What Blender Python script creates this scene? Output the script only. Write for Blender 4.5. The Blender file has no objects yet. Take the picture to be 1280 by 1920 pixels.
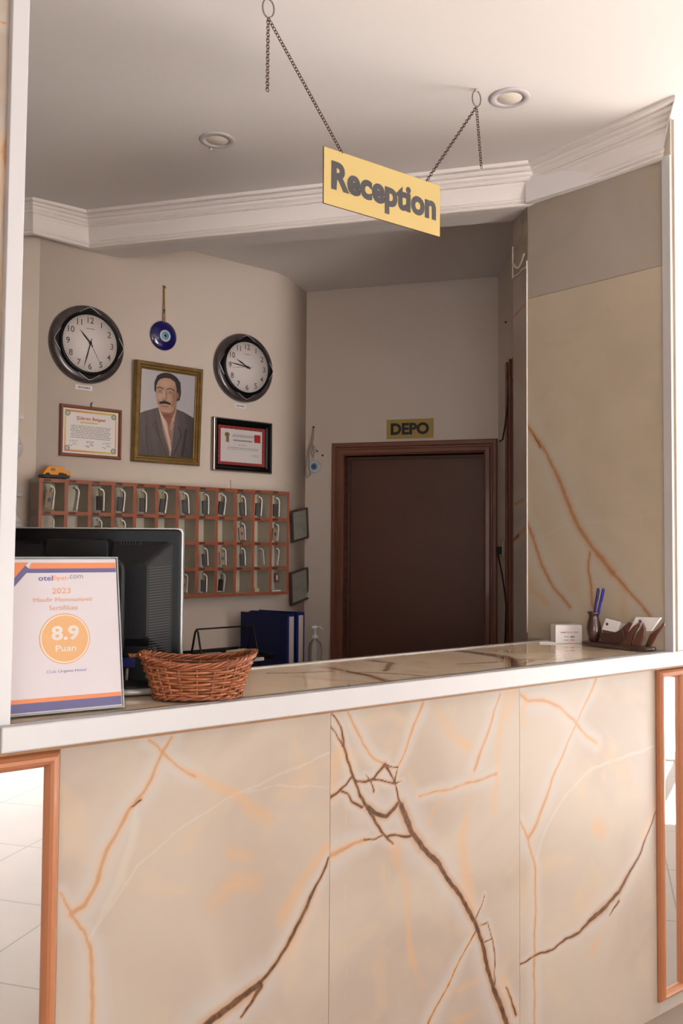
import bpy, math, random
import numpy as np
from mathutils import Matrix, Vector
random.seed(4)
S = bpy.context.scene
C = S.collection
# ------------------------------------------------------------ camera
FPX, PITCH, ROLL, EYE = 1665.37, .0394, -.0069, 1.48
cp, sp, cr, sr = math.cos(PITCH), math.sin(PITCH), math.cos(ROLL), math.sin(ROLL)
fw = Vector((0, cp, sp)); r0 = Vector((1, 0, 0)); u0 = Vector((0, -sp, cp))
RT = r0*cr - u0*sr; UP = r0*sr + u0*cr
cam = bpy.data.cameras.new('camera'); camo = bpy.data.objects.new('camera', cam); C.objects.link(camo)
cam.sensor_fit = 'VERTICAL'; cam.sensor_height = 36; cam.sensor_width = 24
cam.lens = 36*FPX/1920; cam.clip_start = .02; cam.clip_end = 200
m = Matrix.Identity(4)
for i in range(3):
    m[i][0] = RT[i]; m[i][1] = UP[i]; m[i][2] = -fw[i]
m[2][3] = EYE
camo.matrix_world = m
S.camera = camo
# ------------------------------------------------------------ light
S.view_settings.view_transform = 'Standard'; S.view_settings.look = 'None'
S.view_settings.gamma = 1; S.view_settings.use_curve_mapping = False
S.view_settings.exposure = 0.7
w = bpy.data.worlds.new('sky'); S.world = w; w.use_nodes = True
bg = w.node_tree.nodes['Background']; bg.inputs[0].default_value = (.80, .90, 1, 1); bg.inputs[1].default_value = 2.0
sun = bpy.data.lights.new('sun', 'SUN'); sun.energy = 140; sun.angle = .01; sun.color = (.90, .955, 1)
suno = bpy.data.objects.new('sun', sun); C.objects.link(suno)
suno.rotation_euler = Vector((-.55, -.10, -.80)).to_track_quat('-Z', 'Y').to_euler()
suno.location = (8, 1, 6)
def area(name, loc, d, sx, sy, e, col):
    l = bpy.data.lights.new(name, 'AREA'); l.shape = 'RECTANGLE'; l.size = sx; l.size_y = sy; l.energy = e; l.color = col
    o = bpy.data.objects.new(name, l); C.objects.link(o); o.location = loc
    o.rotation_euler = Vector(d).to_track_quat('-Z', 'Z').to_euler()
    return o
area('window_daylight', (4.5, -2.5, 1.2), (-1, .3, .1), 2.6, 2.0, 90, (1, .97, .95))
area('rear_fill_light', (-.4, -4.3, 1.4), (0, 1, 0), 3.2, 1.9, 68, (.95, .97, 1))  # added fill lamp before the windowless back wall, brightens the inner walls

CEIL, CORN, CT = 2.90, 2.764, 1.15
CIN = 2.88

# ------------------------------------------------------------ helpers
def ray(px, py): return fw + RT*((px-640)/FPX) + UP*((960-py)/FPX)
def on_z(px, py, z):
    r = ray(px, py); t = (z-EYE)/r.z
    return Vector((r.x*t, r.y*t, z))
def at_y(px, py, y):
    r = ray(px, py); t = y/r.y
    return Vector((r.x*t, y, EYE+r.z*t))
class Plane:
    def __init__(s, a, b, off=0):
        s.A = Vector((a[0], a[1])); d = Vector((b[0]-a[0], b[1]-a[1])); s.L = d.length; s.d = d/s.L
        s.n = Vector((-s.d.y, s.d.x)); s.A = s.A - s.n*off; s.rz = math.atan2(s.d.y, s.d.x)
    def off(s, o): return Plane(s.A - s.n*o, s.A - s.n*o + s.d*s.L)
    def px(s, px, py):
        r = ray(px, py); t = (s.A.x*s.n.x+s.A.y*s.n.y)/(r.x*s.n.x+r.y*s.n.y)
        q = Vector((r.x*t, r.y*t)) - s.A
        return q.dot(s.d), EYE + r.z*t
    def w(s, a, z, o=0):
        p = s.A + s.d*a - s.n*o
        return Vector((p.x, p.y, z))
    def scale(s, px, py):
        a = s.px(px, py); b = s.px(px, py+10)
        return abs(a[1]-b[1])/10
MATS = {}
def mat(name, col, rough=.5, metal=0, var=.06, scale=8, coat=0, bump=0, col2=None, trans=0, ior=1.45, emis=0, spec=.5):
    if name in MATS: return MATS[name]
    m = bpy.data.materials.new(name); m.use_nodes = True; nt = m.node_tree; b = nt.nodes['Principled BSDF']
    tc = nt.nodes.new('ShaderNodeTexCoord'); no = nt.nodes.new('ShaderNodeTexNoise')
    no.inputs['Scale'].default_value = scale; no.inputs['Detail'].default_value = 4
    nt.links.new(tc.outputs['Object'], no.inputs['Vector'])
    mx = nt.nodes.new('ShaderNodeMix'); mx.data_type = 'RGBA'
    c2 = col2 or tuple(c*(1-var*2) for c in col)
    mx.inputs[6].default_value = (*[min(1, c*(1+var*.5)) for c in col], 1); mx.inputs[7].default_value = (*c2, 1)
    nt.links.new(no.outputs['Fac'], mx.inputs[0]); nt.links.new(mx.outputs[2], b.inputs['Base Color'])
    b.inputs['Roughness'].default_value = rough; b.inputs['Metallic'].default_value = metal
    b.inputs['Coat Weight'].default_value = coat; b.inputs['Coat Roughness'].default_value = .06
    b.inputs['Transmission Weight'].default_value = trans; b.inputs['IOR'].default_value = ior
    b.inputs['Specular IOR Level'].default_value = spec
    if bump:
        bp = nt.nodes.new('ShaderNodeBump'); bp.inputs['Strength'].default_value = bump; bp.inputs['Distance'].default_value = .002
        n2 = nt.nodes.new('ShaderNodeTexNoise'); n2.inputs['Scale'].default_value = scale*14
        nt.links.new(tc.outputs['Object'], n2.inputs['Vector'])
        nt.links.new(n2.outputs['Fac'], bp.inputs['Height']); nt.links.new(bp.outputs['Normal'], b.inputs['Normal'])
    if emis:
        b.inputs['Emission Color'].default_value = (*col, 1); b.inputs['Emission Strength'].default_value = emis
    MATS[name] = m
    return m
def attr_mat(name='printed colour', rough=.45, coat=0):
    if name in MATS: return MATS[name]
    m = bpy.data.materials.new(name); m.use_nodes = True; nt = m.node_tree; b = nt.nodes['Principled BSDF']
    a = nt.nodes.new('ShaderNodeAttribute'); a.attribute_name = 'col'
    nt.links.new(a.outputs['Color'], b.inputs['Base Color']); b.inputs['Roughness'].default_value = rough
    b.inputs['Coat Weight'].default_value = coat
    MATS[name] = m
    return m
def srgb(r, g, b):
    f = lambda c: (c/255/12.92) if c <= 10 else (((c/255)+.055)/1.055)**2.4
    return (f(r), f(g), f(b))
class MB:
    def __init__(s): s.v = []; s.f = []; s.mi = []; s.cur = 0; s.M = Matrix.Identity(4); s.sm = []
    def add(s, vs, fs, smooth=False):
        k = len(s.v); s.v += [tuple(s.M @ Vector(p)) for p in vs]
        for f in fs: s.f.append([k+i for i in f]); s.mi.append(s.cur); s.sm.append(smooth)
        return s
    def mat(s, i): s.cur = i; return s
    def box(s, x0, x1, y0, y1, z0, z1, mats=None):
        vs = [(x, y, z) for z in (z0, z1) for y in (y0, y1) for x in (x0, x1)]
        fs = [(0, 2, 3, 1), (4, 5, 7, 6), (0, 1, 5, 4), (2, 6, 7, 3), (0, 4, 6, 2), (1, 3, 7, 5)]  # bottom top front(-y) back left right
        k = len(s.mi); s.add(vs, fs)
        if mats:
            for i, mm in mats.items(): s.mi[k+i] = mm
        return s
    def prism(s, pts, z0, z1):
        n = len(pts); ar = sum(pts[i][0]*pts[(i+1) % n][1]-pts[(i+1) % n][0]*pts[i][1] for i in range(n))
        if ar < 0: pts = pts[::-1]
        vs = [(p[0], p[1], z0) for p in pts]+[(p[0], p[1], z1) for p in pts]
        fs = [tuple(range(n))[::-1], tuple(range(n, 2*n))]+[(i, (i+1) % n, n+(i+1) % n, n+i) for i in range(n)]
        return s.add(vs, fs)
    def vprism(s, pts, y0, y1):   # polygon in x,z extruded along y (y0 is the viewer's side)
        n = len(pts); ar = sum(pts[i][0]*pts[(i+1) % n][1]-pts[(i+1) % n][0]*pts[i][1] for i in range(n))
        if ar < 0: pts = pts[::-1]
        vs = [(p[0], y0, p[1]) for p in pts]+[(p[0], y1, p[1]) for p in pts]
        fs = [tuple(range(n)), tuple(range(n, 2*n))[::-1]]+[((i+1) % n, i, n+i, n+(i+1) % n) for i in range(n)]
        return s.add(vs, fs)
    def tube(s, path, r, k=6, closed=False, caps=True):
        P = [Vector(p) for p in path]; n = len(P); vs = []; fs = []
        up = Vector((0, 0, 1)); prev = None
        for i in range(n):
            a = P[(i-1) % n] if (closed or i) else P[0]; b = P[(i+1) % n] if (closed or i < n-1) else P[-1]
            t = (b-a).normalized()
            if prev is None:
                q = t.cross(up)
                if q.length < .1: q = t.cross(Vector((1, 0, 0)))
            else:
                q = prev - t*prev.dot(t)
            q.normalize(); prev = q; b2 = t.cross(q)
            rr = r[i] if isinstance(r, (list, tuple)) else r
            for j in range(k):
                an = 2*math.pi*j/k; vs.append(P[i]+q*math.cos(an)*rr+b2*math.sin(an)*rr)
        for i in range(n if closed else n-1):
            for j in range(k):
                i2 = (i+1) % n; fs.append((i*k+j, i2*k+j, i2*k+(j+1) % k, i*k+(j+1) % k))
        s.add(vs, fs, True)
        if not closed and caps:
            s.f.append([len(s.v)-n*k+j for j in range(k)]); s.mi.append(s.cur); s.sm.append(False)
            s.f.append([len(s.v)-k+j for j in range(k)][::-1]); s.mi.append(s.cur); s.sm.append(False)
        return s
    def lathe(s, prof, k=32, axis='z', smooth=True):   # prof: (radius, height)
        vs = []; fs = []; n = len(prof)
        for (r, h) in prof:
            for j in range(k):
                a = 2*math.pi*j/k; c, d = r*math.cos(a), r*math.sin(a)
                vs.append((c, d, h) if axis == 'z' else (c, -h, d))
        for i in range(n-1):
            for j in range(k): fs.append((i*k+j, i*k+(j+1) % k, (i+1)*k+(j+1) % k, (i+1)*k+j))
        s.add(vs, fs, smooth)
        o = len(s.v)-n*k
        for e, st in ((0, 1), (n-1, 0)):
            if prof[e][0] > 1e-5:
                ring = [o+e*k+j for j in range(k)]
                s.f.append(ring[::-1] if st else ring); s.mi.append(s.cur); s.sm.append(False)
        return s
    def frame(s, x0, x1, z0, z1, prof):  # mitred rectangular frame, prof: (inset, protrusion towards viewer)
        vs = []; fs = []; n = len(prof)
        for (i, p) in prof:
            vs += [(x0+i, -p, z0+i), (x1-i, -p, z0+i), (x1-i, -p, z1-i), (x0+i, -p, z1-i)]
        for a in range(n-1):
            for j in range(4): fs.append((a*4+j, a*4+(j+1) % 4, (a+1)*4+(j+1) % 4, (a+1)*4+j))
        return s.add(vs, fs)
    def build(s, name, mats, parent=None, bevel=0, seg=2, label=None):
        me = bpy.data.meshes.new(name); me.from_pydata(s.v, [], s.f)
        for mm in (mats if isinstance(mats, (list, tuple)) else [mats]): me.materials.append(mm)
        for p, i, sm in zip(me.polygons, s.mi, s.sm): p.material_index = i; p.use_smooth = sm
        me.update()
        o = bpy.data.objects.new(name, me); C.objects.link(o)
        if parent: o.parent = parent
        if bevel:
            b = o.modifiers.new('bevel', 'BEVEL'); b.width = bevel; b.segments = seg; b.limit_method = 'ANGLE'; b.angle_limit = .6
        if label: o['label'] = label
        return o
def tag(o, label, cat, group=None):
    o['label'] = label; o['category'] = cat
    if group: o['group'] = group
    return o
def thing(name, label, cat, loc=(0, 0, 0), rz=0, group=None, rx=0):
    o = bpy.data.objects.new(name, None); C.objects.link(o); o.empty_display_size = .05
    o.location = loc; o.rotation_euler = (rx, 0, rz)
    return tag(o, label, cat, group)
def struct(o, label=None, cat=None):
    o['kind'] = 'structure'
    if label: o['label'] = label
    if cat: o['category'] = cat
    return o
def place(o, loc, rz=0, rx=0):
    o.location = loc; o.rotation_euler = (rx, 0, rz); return o
def text_geo(body, size=1, off=0, ext=0, align='CENTER', spacing=1):
    cu = bpy.data.curves.new('t', 'FONT'); cu.body = body; cu.size = size; cu.offset = off; cu.extrude = ext
    cu.align_x = align; cu.align_y = 'CENTER'; cu.space_character = spacing; cu.resolution_u = 4
    o = bpy.data.objects.new('t', cu); C.objects.link(o)
    bpy.context.view_layer.update()
    dg = bpy.context.evaluated_depsgraph_get()
    me = bpy.data.meshes.new_from_object(o.evaluated_get(dg))
    vs = [tuple(v.co) for v in me.vertices]; fs = [tuple(p.vertices) for p in me.polygons]
    bpy.data.objects.remove(o); bpy.data.curves.remove(cu); bpy.data.meshes.remove(me)
    return vs, fs
def add_text(mb, body, x, z, size, y=0, off=0, ext=.0002, width=None, height=None, spacing=1, shear=0):
    vs, fs = text_geo(body, size, off, ext, spacing=spacing)
    if not vs: return
    xs = [v[0] for v in vs]; zs = [v[1] for v in vs]
    cx, cz = (min(xs)+max(xs))/2, (min(zs)+max(zs))/2
    kx = width/(max(xs)-min(xs)) if width else 1; kz = height/(max(zs)-min(zs)) if height else 1
    mb.add([(x+(v[0]-cx)*kx+shear*(v[1]-cz)*kz, y-v[2], z+(v[1]-cz)*kz) for v in vs], fs)
def painted(name, w, h, nx, nz, fn, parent, y=0, mat_=None):
    """flat printed sheet in local x,z centred at origin; fn(u,v)->rgb sRGB 0-255 with u,v in 0..1 (v up)"""
    U, V = np.meshgrid(np.linspace(0, 1, nx), np.linspace(0, 1, nz))
    col = np.asarray(fn(U, V), float)
    c = col/255; lin = np.where(c <= .04045, c/12.92, ((c+.055)/1.055)**2.4)
    co = np.stack([(U-.5)*w, np.full_like(U, y), (V-.5)*h], -1).reshape(-1, 3)
    idx = np.arange(nx*nz).reshape(nz, nx)
    f = np.stack([idx[:-1, :-1], idx[:-1, 1:], idx[1:, 1:], idx[1:, :-1]], -1).reshape(-1, 4)
    me = bpy.data.meshes.new(name); me.from_pydata(co.tolist(), [], f.tolist())
    at = me.color_attributes.new('col', 'FLOAT_COLOR', 'POINT')
    at.data.foreach_set('color', np.concatenate([lin.reshape(-1, 3), np.ones((nx*nz, 1))], 1).astype(np.float32).ravel())
    me.materials.append(mat_ or attr_mat())
    o = bpy.data.objects.new(name, me); C.objects.link(o)
    if parent: o.parent = parent
    return o
def lerp(a, b, t): return a+(b-a)*t

# ------------------------------------------------------------ onyx
def onyx_mat(name, base=(181, 166, 149), cloud=(168, 151, 136), white=(184, 176, 169), orange=(172, 120, 74), brown=(66, 40, 28), rough=.4, coat=.0, k=.84, spec=.25):
    m = bpy.data.materials.new(name); m.use_nodes = True; nt = m.node_tree; L = nt.links; b = nt.nodes['Principled BSDF']
    N = nt.nodes.new
    def mr(src, a, bb, c, d):
        n = N('ShaderNodeMapRange'); n.interpolation_type = 'SMOOTHSTEP'
        for i, v in zip((1, 2, 3, 4), (a, bb, c, d)): n.inputs[i].default_value = v
        L.new(src, n.inputs[0]); return n.outputs[0]
    def noise(sc, det=3, dist=0):
        n = N('ShaderNodeTexNoise'); n.inputs['Scale'].default_value = sc; n.inputs['Detail'].default_value = det; n.inputs['Distortion'].default_value = dist
        L.new(tc.outputs['Object'], n.inputs['Vector']); return n.outputs['Fac']
    def math_(op, a, bb):
        n = N('ShaderNodeMath'); n.operation = op
        for i, v in enumerate((a, bb)):
            if isinstance(v, (int, float)): n.inputs[i].default_value = v
            else: L.new(v, n.inputs[i])
        return n.outputs[0]
    def mix(f, a, c):
        n = N('ShaderNodeMix'); n.data_type = 'RGBA'
        L.new(f, n.inputs[0])
        for i, v in ((6, a), (7, c)):
            if isinstance(v, tuple):
                q = srgb(*v); n.inputs[i].default_value = (q[0]*k, q[1]*k*1.01, q[2]*k*1.05, 1)
            else: L.new(v, n.inputs[i])
        return n.outputs[2]
    tc = N('ShaderNodeTexCoord')
    at = {}
    for kk in 'DOSW':
        a = N('ShaderNodeAttribute'); a.attribute_name = kk; at[kk] = a.outputs['Fac']
    c = mix(mr(noise(2.2, 3, .6), .35, .65, 0, 1), base, cloud)
    c = mix(mr(noise(6, 4, 1.2), .52, .75, 0, .35), c, (196, 168, 132))
    near = math_('MINIMUM', at['D'], math_('MULTIPLY', at['O'], .9))
    c = mix(mr(near, 1.5, 11, .55, 0), c, white)
    c = mix(mr(at['W'], .2, 1.5, .2, 0), c, (206, 196, 184))
    n1 = math_('MULTIPLY', math_('SUBTRACT', noise(26, 4, .4), .5), .9)
    c = mix(math_('MULTIPLY', mr(math_('ADD', at['S'], n1), -.2, 2.6, .48, 0), mr(noise(9, 3), .3, .62, .4, 1)), c, (204, 156, 104))
    od = math_('ADD', at['O'], n1)
    c = mix(mr(od, .4, 4.2, .5, 0), c, (196, 156, 112))
    c = mix(mr(od, .0, 1.6, .75, 0), c, orange)
    dd = math_('ADD', at['D'], math_('MULTIPLY', n1, .8))
    c = mix(mr(dd, .7, 3.4, .7, 0), c, (176, 130, 84))
    dk = mix(mr(noise(60, 4, 1), .35, .65, 0, 1), brown, (104, 70, 46))
    c = mix(mr(dd, .6, 1.35, .94, 0), c, dk)
    L.new(c, b.inputs['Base Color'])
    b.inputs['Roughness'].default_value = rough; b.inputs['Coat Weight'].default_value = coat; b.inputs['Coat Roughness'].default_value = .03; b.inputs['Specular IOR Level'].default_value = spec
    return m
ONYX = onyx_mat('veined onyx slab')
ONYX_TOP = onyx_mat('veined onyx counter top', base=(234, 214, 186), cloud=(220, 196, 164), white=(226, 214, 196), rough=.12, coat=.7, k=1.25, spec=.4, brown=(70, 40, 26), orange=(130, 76, 42))
def vein_fields(X, Z, veins):
    out = {k: np.full(X.shape, 12.0) for k in 'DOSW'}
    Xw = X+.0016*np.sin(Z*55+X*20)+.0007*np.sin(Z*170-X*110); Zw = Z+.0016*np.sin(X*60-Z*27)+.0007*np.sin(X*150+Z*130)
    for kind, pts in veins:
        for (a, b) in zip(pts[:-1], pts[1:]):
            ax, az, aw = a; bx, bz, bw = b
            dx, dz = bx-ax, bz-az; L2 = dx*dx+dz*dz+1e-12
            t = np.clip(((Xw-ax)*dx+(Zw-az)*dz)/L2, 0, 1)
            d = np.hypot(Xw-ax-t*dx, Zw-az-t*dz)/(aw+(bw-aw)*t)
            out[kind] = np.minimum(out[kind], d)
    return out
def grid_panel(name, plane, s0, s1, z0, z1, veins, material, parent, step=.005, thick=.02):
    """vertical slab on a plane, front face a fine grid carrying the vein distance attributes"""
    nx = max(2, int((s1-s0)/step)+1); nz = max(2, int((z1-z0)/step)+1)
    X, Z = np.meshgrid(np.linspace(s0, s1, nx), np.linspace(z0, z1, nz))
    fl = vein_fields(X, Z, veins)
    px = plane.A.x+plane.d.x*X; py = plane.A.y+plane.d.y*X
    co = np.stack([px, py, Z], -1).reshape(-1, 3)
    idx = np.arange(nx*nz).reshape(nz, nx)
    f = np.stack([idx[:-1, :-1], idx[:-1, 1:], idx[1:, 1:], idx[1:, :-1]], -1).reshape(-1, 4).tolist()
    co = co.tolist(); k = len(co)
    for (a, z) in ((s0, z0), (s1, z0), (s1, z1), (s0, z1)): co.append(tuple(plane.w(a, z, -thick)))
    c0, c1, c2, c3 = int(idx[0, 0]), int(idx[0, -1]), int(idx[-1, -1]), int(idx[-1, 0])
    f += [[k+3, k+2, k+1, k]]
    f += [list(map(int, idx[0, ::-1]))+[k, k+1], list(map(int, idx[-1, :]))+[k+2, k+3], list(map(int, idx[:, 0]))+[k+3, k], list(map(int, idx[::-1, -1]))+[k+1, k+2]]
    me = bpy.data.meshes.new(name); me.from_pydata(co, [], f)
    for kk in 'DOSW':
        a = me.attributes.new(kk, 'FLOAT', 'POINT')
        a.data.foreach_set('value', np.concatenate([fl[kk].ravel(), np.full(4, 12.)]).astype(np.float32))
    me.materials.append(material)
    o = bpy.data.objects.new(name, me); C.objects.link(o)
    if parent: o.parent = parent
    return o
def V(plane, kind, pts, w):
    """vein traced in photo pixels; w = half width in px (start,end)"""
    if not isinstance(w, (tuple, list)): w = (w, w)
    res = []; n = len(pts)
    for i, (x, y) in enumerate(pts):
        s_, z_ = plane.px(x, y); res.append((s_, z_, max(.0008, lerp(w[0], w[1], i/max(1, n-1))*plane.scale(x, y))))
    return (kind, res)

# ------------------------------------------------------------ planes
FR = Plane((-.6162, 1.626), (1.1258, 2.937))            # front of the reception
FP = FR.off(-.02)                                       # stone faces, slightly behind the edge trims
K0, K1, K2 = (-1.278, 3.70), (-.309, 4.514), (-.199, 4.835)
KW = Plane(K0, K1)
CH = Plane(K1, K2)
dd_ = Vector((.868+.199, 4.509-4.835)); dd_.normalize()
DE = (.80, 4.835+(.80+.199)*dd_.y/dd_.x)
DW = Plane(K2, DE)
MBp, MRp = (.6907, 3.2938), (1.0485, 2.8896)
MW = Plane(MBp, MRp)
LW = Plane((-2.4, 4.005), K0)

# materials
M_lobby = mat('lobby wall paint', srgb(150, 128, 112), .7, var=.05, scale=1.5)
M_wall = mat('cream wall paint', srgb(212, 197, 184), .75, var=.03, scale=1.5, bump=.12)
M_ceil = mat('white ceiling paint', srgb(230, 224, 222), .8, var=.015, scale=1.2, bump=.06)
M_corn = mat('white plaster moulding', srgb(236, 228, 224), .6, var=.02, scale=3)
M_white = mat('white aluminium edge trim', srgb(180, 178, 179), .35, var=.02, scale=5)
M_grey = mat('satin grey metal strip', srgb(150, 148, 146), .35, .4, var=.05, scale=12)
M_salmon = mat('salmon brown wood moulding', srgb(166, 106, 70), .35, var=.06, scale=6, coat=.3)
M_mirror = mat('mirror glass', (.93, .93, .94), .01, 1, var=0)
M_wood = mat('dark brown door laminate', srgb(96, 60, 44), .5, var=.12, scale=5, coat=.08)
M_wood2 = mat('brown door frame wood', srgb(128, 80, 60), .45, var=.14, scale=7, coat=.1)
M_floor = mat('beige stone floor tile', srgb(150, 138, 127), .55, var=.1, scale=3, coat=0, spec=.25)
_nt = M_floor.node_tree; _b = _nt.nodes['Principled BSDF']; _br = _nt.nodes.new('ShaderNodeTexBrick'); _tc = _nt.nodes.new('ShaderNodeTexCoord')
_br.inputs['Scale'].default_value = 1; _br.inputs['Brick Width'].default_value = .6; _br.inputs['Row Height'].default_value = .6; _br.inputs['Mortar Size'].default_value = .004; _br.offset = 0
_br.inputs['Mortar'].default_value = (.16, .14, .12, 1)
_src = _b.inputs['Base Color'].links[0].from_socket
_nt.links.new(_tc.outputs['Object'], _br.inputs['Vector']); _nt.links.new(_src, _br.inputs['Color1']); _nt.links.new(_src, _br.inputs['Color2']); _nt.links.new(_br.outputs['Color'], _b.inputs['Base Color'])
M_black = mat('black plastic', srgb(13, 13, 14), .5, var=.1, scale=20)
M_blackg = mat('glossy black plastic', srgb(8, 8, 9), .35, var=.1, scale=20, spec=.25)
M_silver = mat('silver plastic', srgb(190, 190, 192), .3, .6, var=.05, scale=15)
M_paper = mat('white paper', srgb(222, 217, 216), .7, var=.02, scale=6)

# ------------------------------------------------------------ lobby shell
def quad_box(name, pts, z0, z1, m_):
    return struct(MB().prism(pts, z0, z1).build(name, m_))
fl = struct(MB().box(-4.2, 4.9, -4.7, 5.9, -.1, 0).build('floor', M_floor))
struct(MB().box(-4.2, 4.9, -4.7, 5.9, CEIL, CEIL+.12).build('ceiling', M_ceil))
quad_box('wall_back', [(-4.1, -4.5), (-4.1, -4.7), (4.8, -4.7), (4.8, -4.5)], 0, CEIL, M_lobby)
quad_box('wall_lobby_left', [(-4.2, -4.6), (-4.0, -4.6), (-4.0, 5.8), (-4.2, 5.8)], 0, CEIL, M_lobby)
quad_box('wall_far', [(-4.1, 5.7), (4.8, 5.7), (4.8, 5.85), (-4.1, 5.85)], 0, CEIL, M_wall)
# window wall on the right: tall openings, wide middle pier added to steer sunlight
g = MB()
for (a, b) in ((-4.6, -3.9), (-1.1, 2.1), (4.4, 5.8)): g.box(4.62, 4.82, a, b, 0, CEIL)
g.box(4.62, 4.82, -4.6, 5.8, 2.45, CEIL)
struct(g.build('wall_right', M_wall))
for i, (a, b) in enumerate(((-3.9, -1.1), (2.1, 4.4))):
    g = MB()
    g.box(4.66, 4.76, a, a+.06, 0, 2.45); g.box(4.66, 4.76, b-.06, b, 0, 2.45); g.box(4.66, 4.76, a, b, 2.39, 2.45)
    g.box(4.66, 4.76, (a+b)/2-.03, (a+b)/2+.03, 0, 2.45); g.box(4.66, 4.76, a, b, 0, .05)
    struct(g.build('window_%d' % (i+1), M_white))
# terrace, pool edge and shrubs outside the windows
struct(MB().box(4.9, 24, -14, 16, -.12, -.02).build('ground_terrace', mat('terrace paving', srgb(112, 106, 100), .6, scale=2)))
struct(MB().box(9.5, 9.7, -12, 14, -.02, .55).build('trim_pool_wall', mat('teal pool tile', srgb(26, 84, 78), .3, scale=9)))
g = MB()
for i in range(26):
    y = -12+i+random.random(); r = .7+random.random()*.5
    g.M = Matrix.Translation((12+random.random(), y, r*.8)) @ Matrix.Scale(1.2, 4, (0, 0, 1))
    g.lathe([(.001, r), (r*.5, r*.85), (r*.9, r*.35), (r, 0), (r*.9, -r*.35), (r*.5, -r*.85), (.001, -r)], 12)
hed = g.build('garden_hedge', mat('green hedge leaves', srgb(56, 82, 50), .7, var=.3, scale=9)); hed['kind'] = 'stuff'
hed['label'] = 'green garden hedge beyond the pool, seen only in the mirrors'; hed['category'] = 'hedge'

# ------------------------------------------------------------ front walls and their stone
cs, _ = FR.px(20, 1340)
tl = [FR.px(25, 0), FR.px(57, 0), FR.px(20, 1352), FR.px(-10, 1356)]
# left pier (stone), its corner is the white trim
sL = tl[2][0]
wl = MB(); P0 = FP.w(-4.0, 0, -.005); P1 = FP.w(sL-.004, 0, -.005); P2 = FP.w(sL-.004, 0, -.25); P3 = FP.w(-4.0, 0, -.25)
wl.prism([(p.x, p.y) for p in (P0, P1, P2, P3)], CT+.004, CEIL)
Q1, Q2 = FP.w(sL-.16, 0, -.005), FP.w(sL-.16, 0, -.25)
wl.prism([(p.x, p.y) for p in (P0, Q1, Q2, P3)], 0, CT+.004)
struct(wl.build('wall_front_left', M_wall))
vl = [V(FP, 'O', [(-20, 38), (5, 41), (30, 43)], 2.2), V(FP, 'O', [(25, 245), (14, 262), (8, 285), (14, 310), (22, 330)], 5), V(FP, 'S', [(-30, 225), (-5, 260), (-2, 330), (-18, 420)], 14),
      V(FP, 'S', [(-30, 420), (2, 500), (-6, 620)], 7)]
grid_panel('stone_cladding', FP, sL-.62, sL-.002, CT-.01, CEIL, vl, ONYX, None, .008)
o = bpy.data.objects['stone_cladding']; o.name = 'trim_4'; struct(o, 'cream veined onyx cladding left of the reception opening', 'wall cladding')
def quad3(plane, pts, thick, off=0):
    """prism whose front face is traced on a plane"""
    g = MB(); a = [plane.w(s_, z_, off) for s_, z_ in pts]; b = [plane.w(s_, z_, off-thick) for s_, z_ in pts]; n = len(pts)
    g.add([tuple(p) for p in a+b], [tuple(range(n))[::-1], tuple(range(n, 2*n))]+[(i, (i+1) % n, n+(i+1) % n, n+i) for i in range(n)])
    return g
top_z = CEIL
def ext(pa, pb, z):
    t = (z-pa[1])/(pb[1]-pa[1]); return (pa[0]+(pb[0]-pa[0])*t, z)
a = ext(tl[3], tl[0], top_z); b = ext(tl[2], tl[1], top_z); c_ = ext(tl[2], tl[1], CT); d_ = ext(tl[3], tl[0], CT)
struct(quad3(FR, [a, b, c_, d_], .03).build('trim_1', M_white, bevel=.002), 'white corner trim at the left side of the opening', 'corner trim')

# right stone wall of the opening (onyx return wall)
sM1, _ = MW.px(1261, 1000)
CN = MW.w(sM1, 0)
ME = at_y(962, 900, 3.45)
back = [(CN.x, CN.y), MBp, (ME.x, ME.y), (.80, 3.58), (1.30, 3.16)]
MWi = MW.off(-.012)
g = MB().prism([(CN.x+.020, CN.y+.016), (MBp[0]+.012, MBp[1]+.008), (ME.x+.004, ME.y), (.80, 3.58), (1.32, 3.16)], CT+.002, CEIL)
mm = MW.w(.12, 0, -.014); g.prism([(mm.x, mm.y), (MBp[0]+.012, MBp[1]+.008), (ME.x+.004, ME.y), (.80, 3.58), (1.14, 3.27)], 0, CT+.002)
struct(g.build('wall_opening_right', M_wall))
_, zj = MW.px(1110, 530)
vm = [V(MW, 'D', [(985, 795), (1003, 820), (1014, 840)], (.8, 1.6)),
      V(MW, 'O', [(985, 795), (1003, 820), (1025, 850), (1040, 885), (1055, 915), (1070, 960), (1095, 1005), (1120, 1040), (1150, 1075), (1180, 1110), (1218, 1155)], (3.4, 3.0)),
      V(MW, 'O', [(1040, 885), (1055, 915), (1070, 960), (1095, 1005), (1120, 1040), (1150, 1075)], (4, 5)),
      V(MW, 'O', [(1105, 1035), (1103, 1065), (1107, 1100), (1112, 1140)], (2.4, 3)), V(MW, 'S', [(1168, 1100), (1170, 1155)], 7),
      V(MW, 'O', [(983, 970), (1000, 1010), (1015, 1060), (1040, 1105), (1068, 1138)], (2.8, 3)), V(MW, 'S', [(985, 1085), (1000, 1110), (1025, 1130)], 4),
      V(MW, 'W', [(985, 1020), (1060, 985), (1160, 975), (1245, 960)], 2)]
stone_r = grid_panel('wall_stone_lower', MW, 0, sM1, CT+.001, zj-.001, vm, onyx_mat('beige onyx tile', base=(203, 186, 161), cloud=(195, 178, 153), white=(196, 188, 172), orange=(170, 100, 48), brown=(120, 70, 36), rough=.35, coat=.2, k=.78), None, .006, .012)
struct(grid_panel('wall_stone_lower', MW, 0, .105, .9, CT+.001, [], mat('lower grey tile', srgb(150, 132, 112), .5), None, .02, .012))
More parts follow.
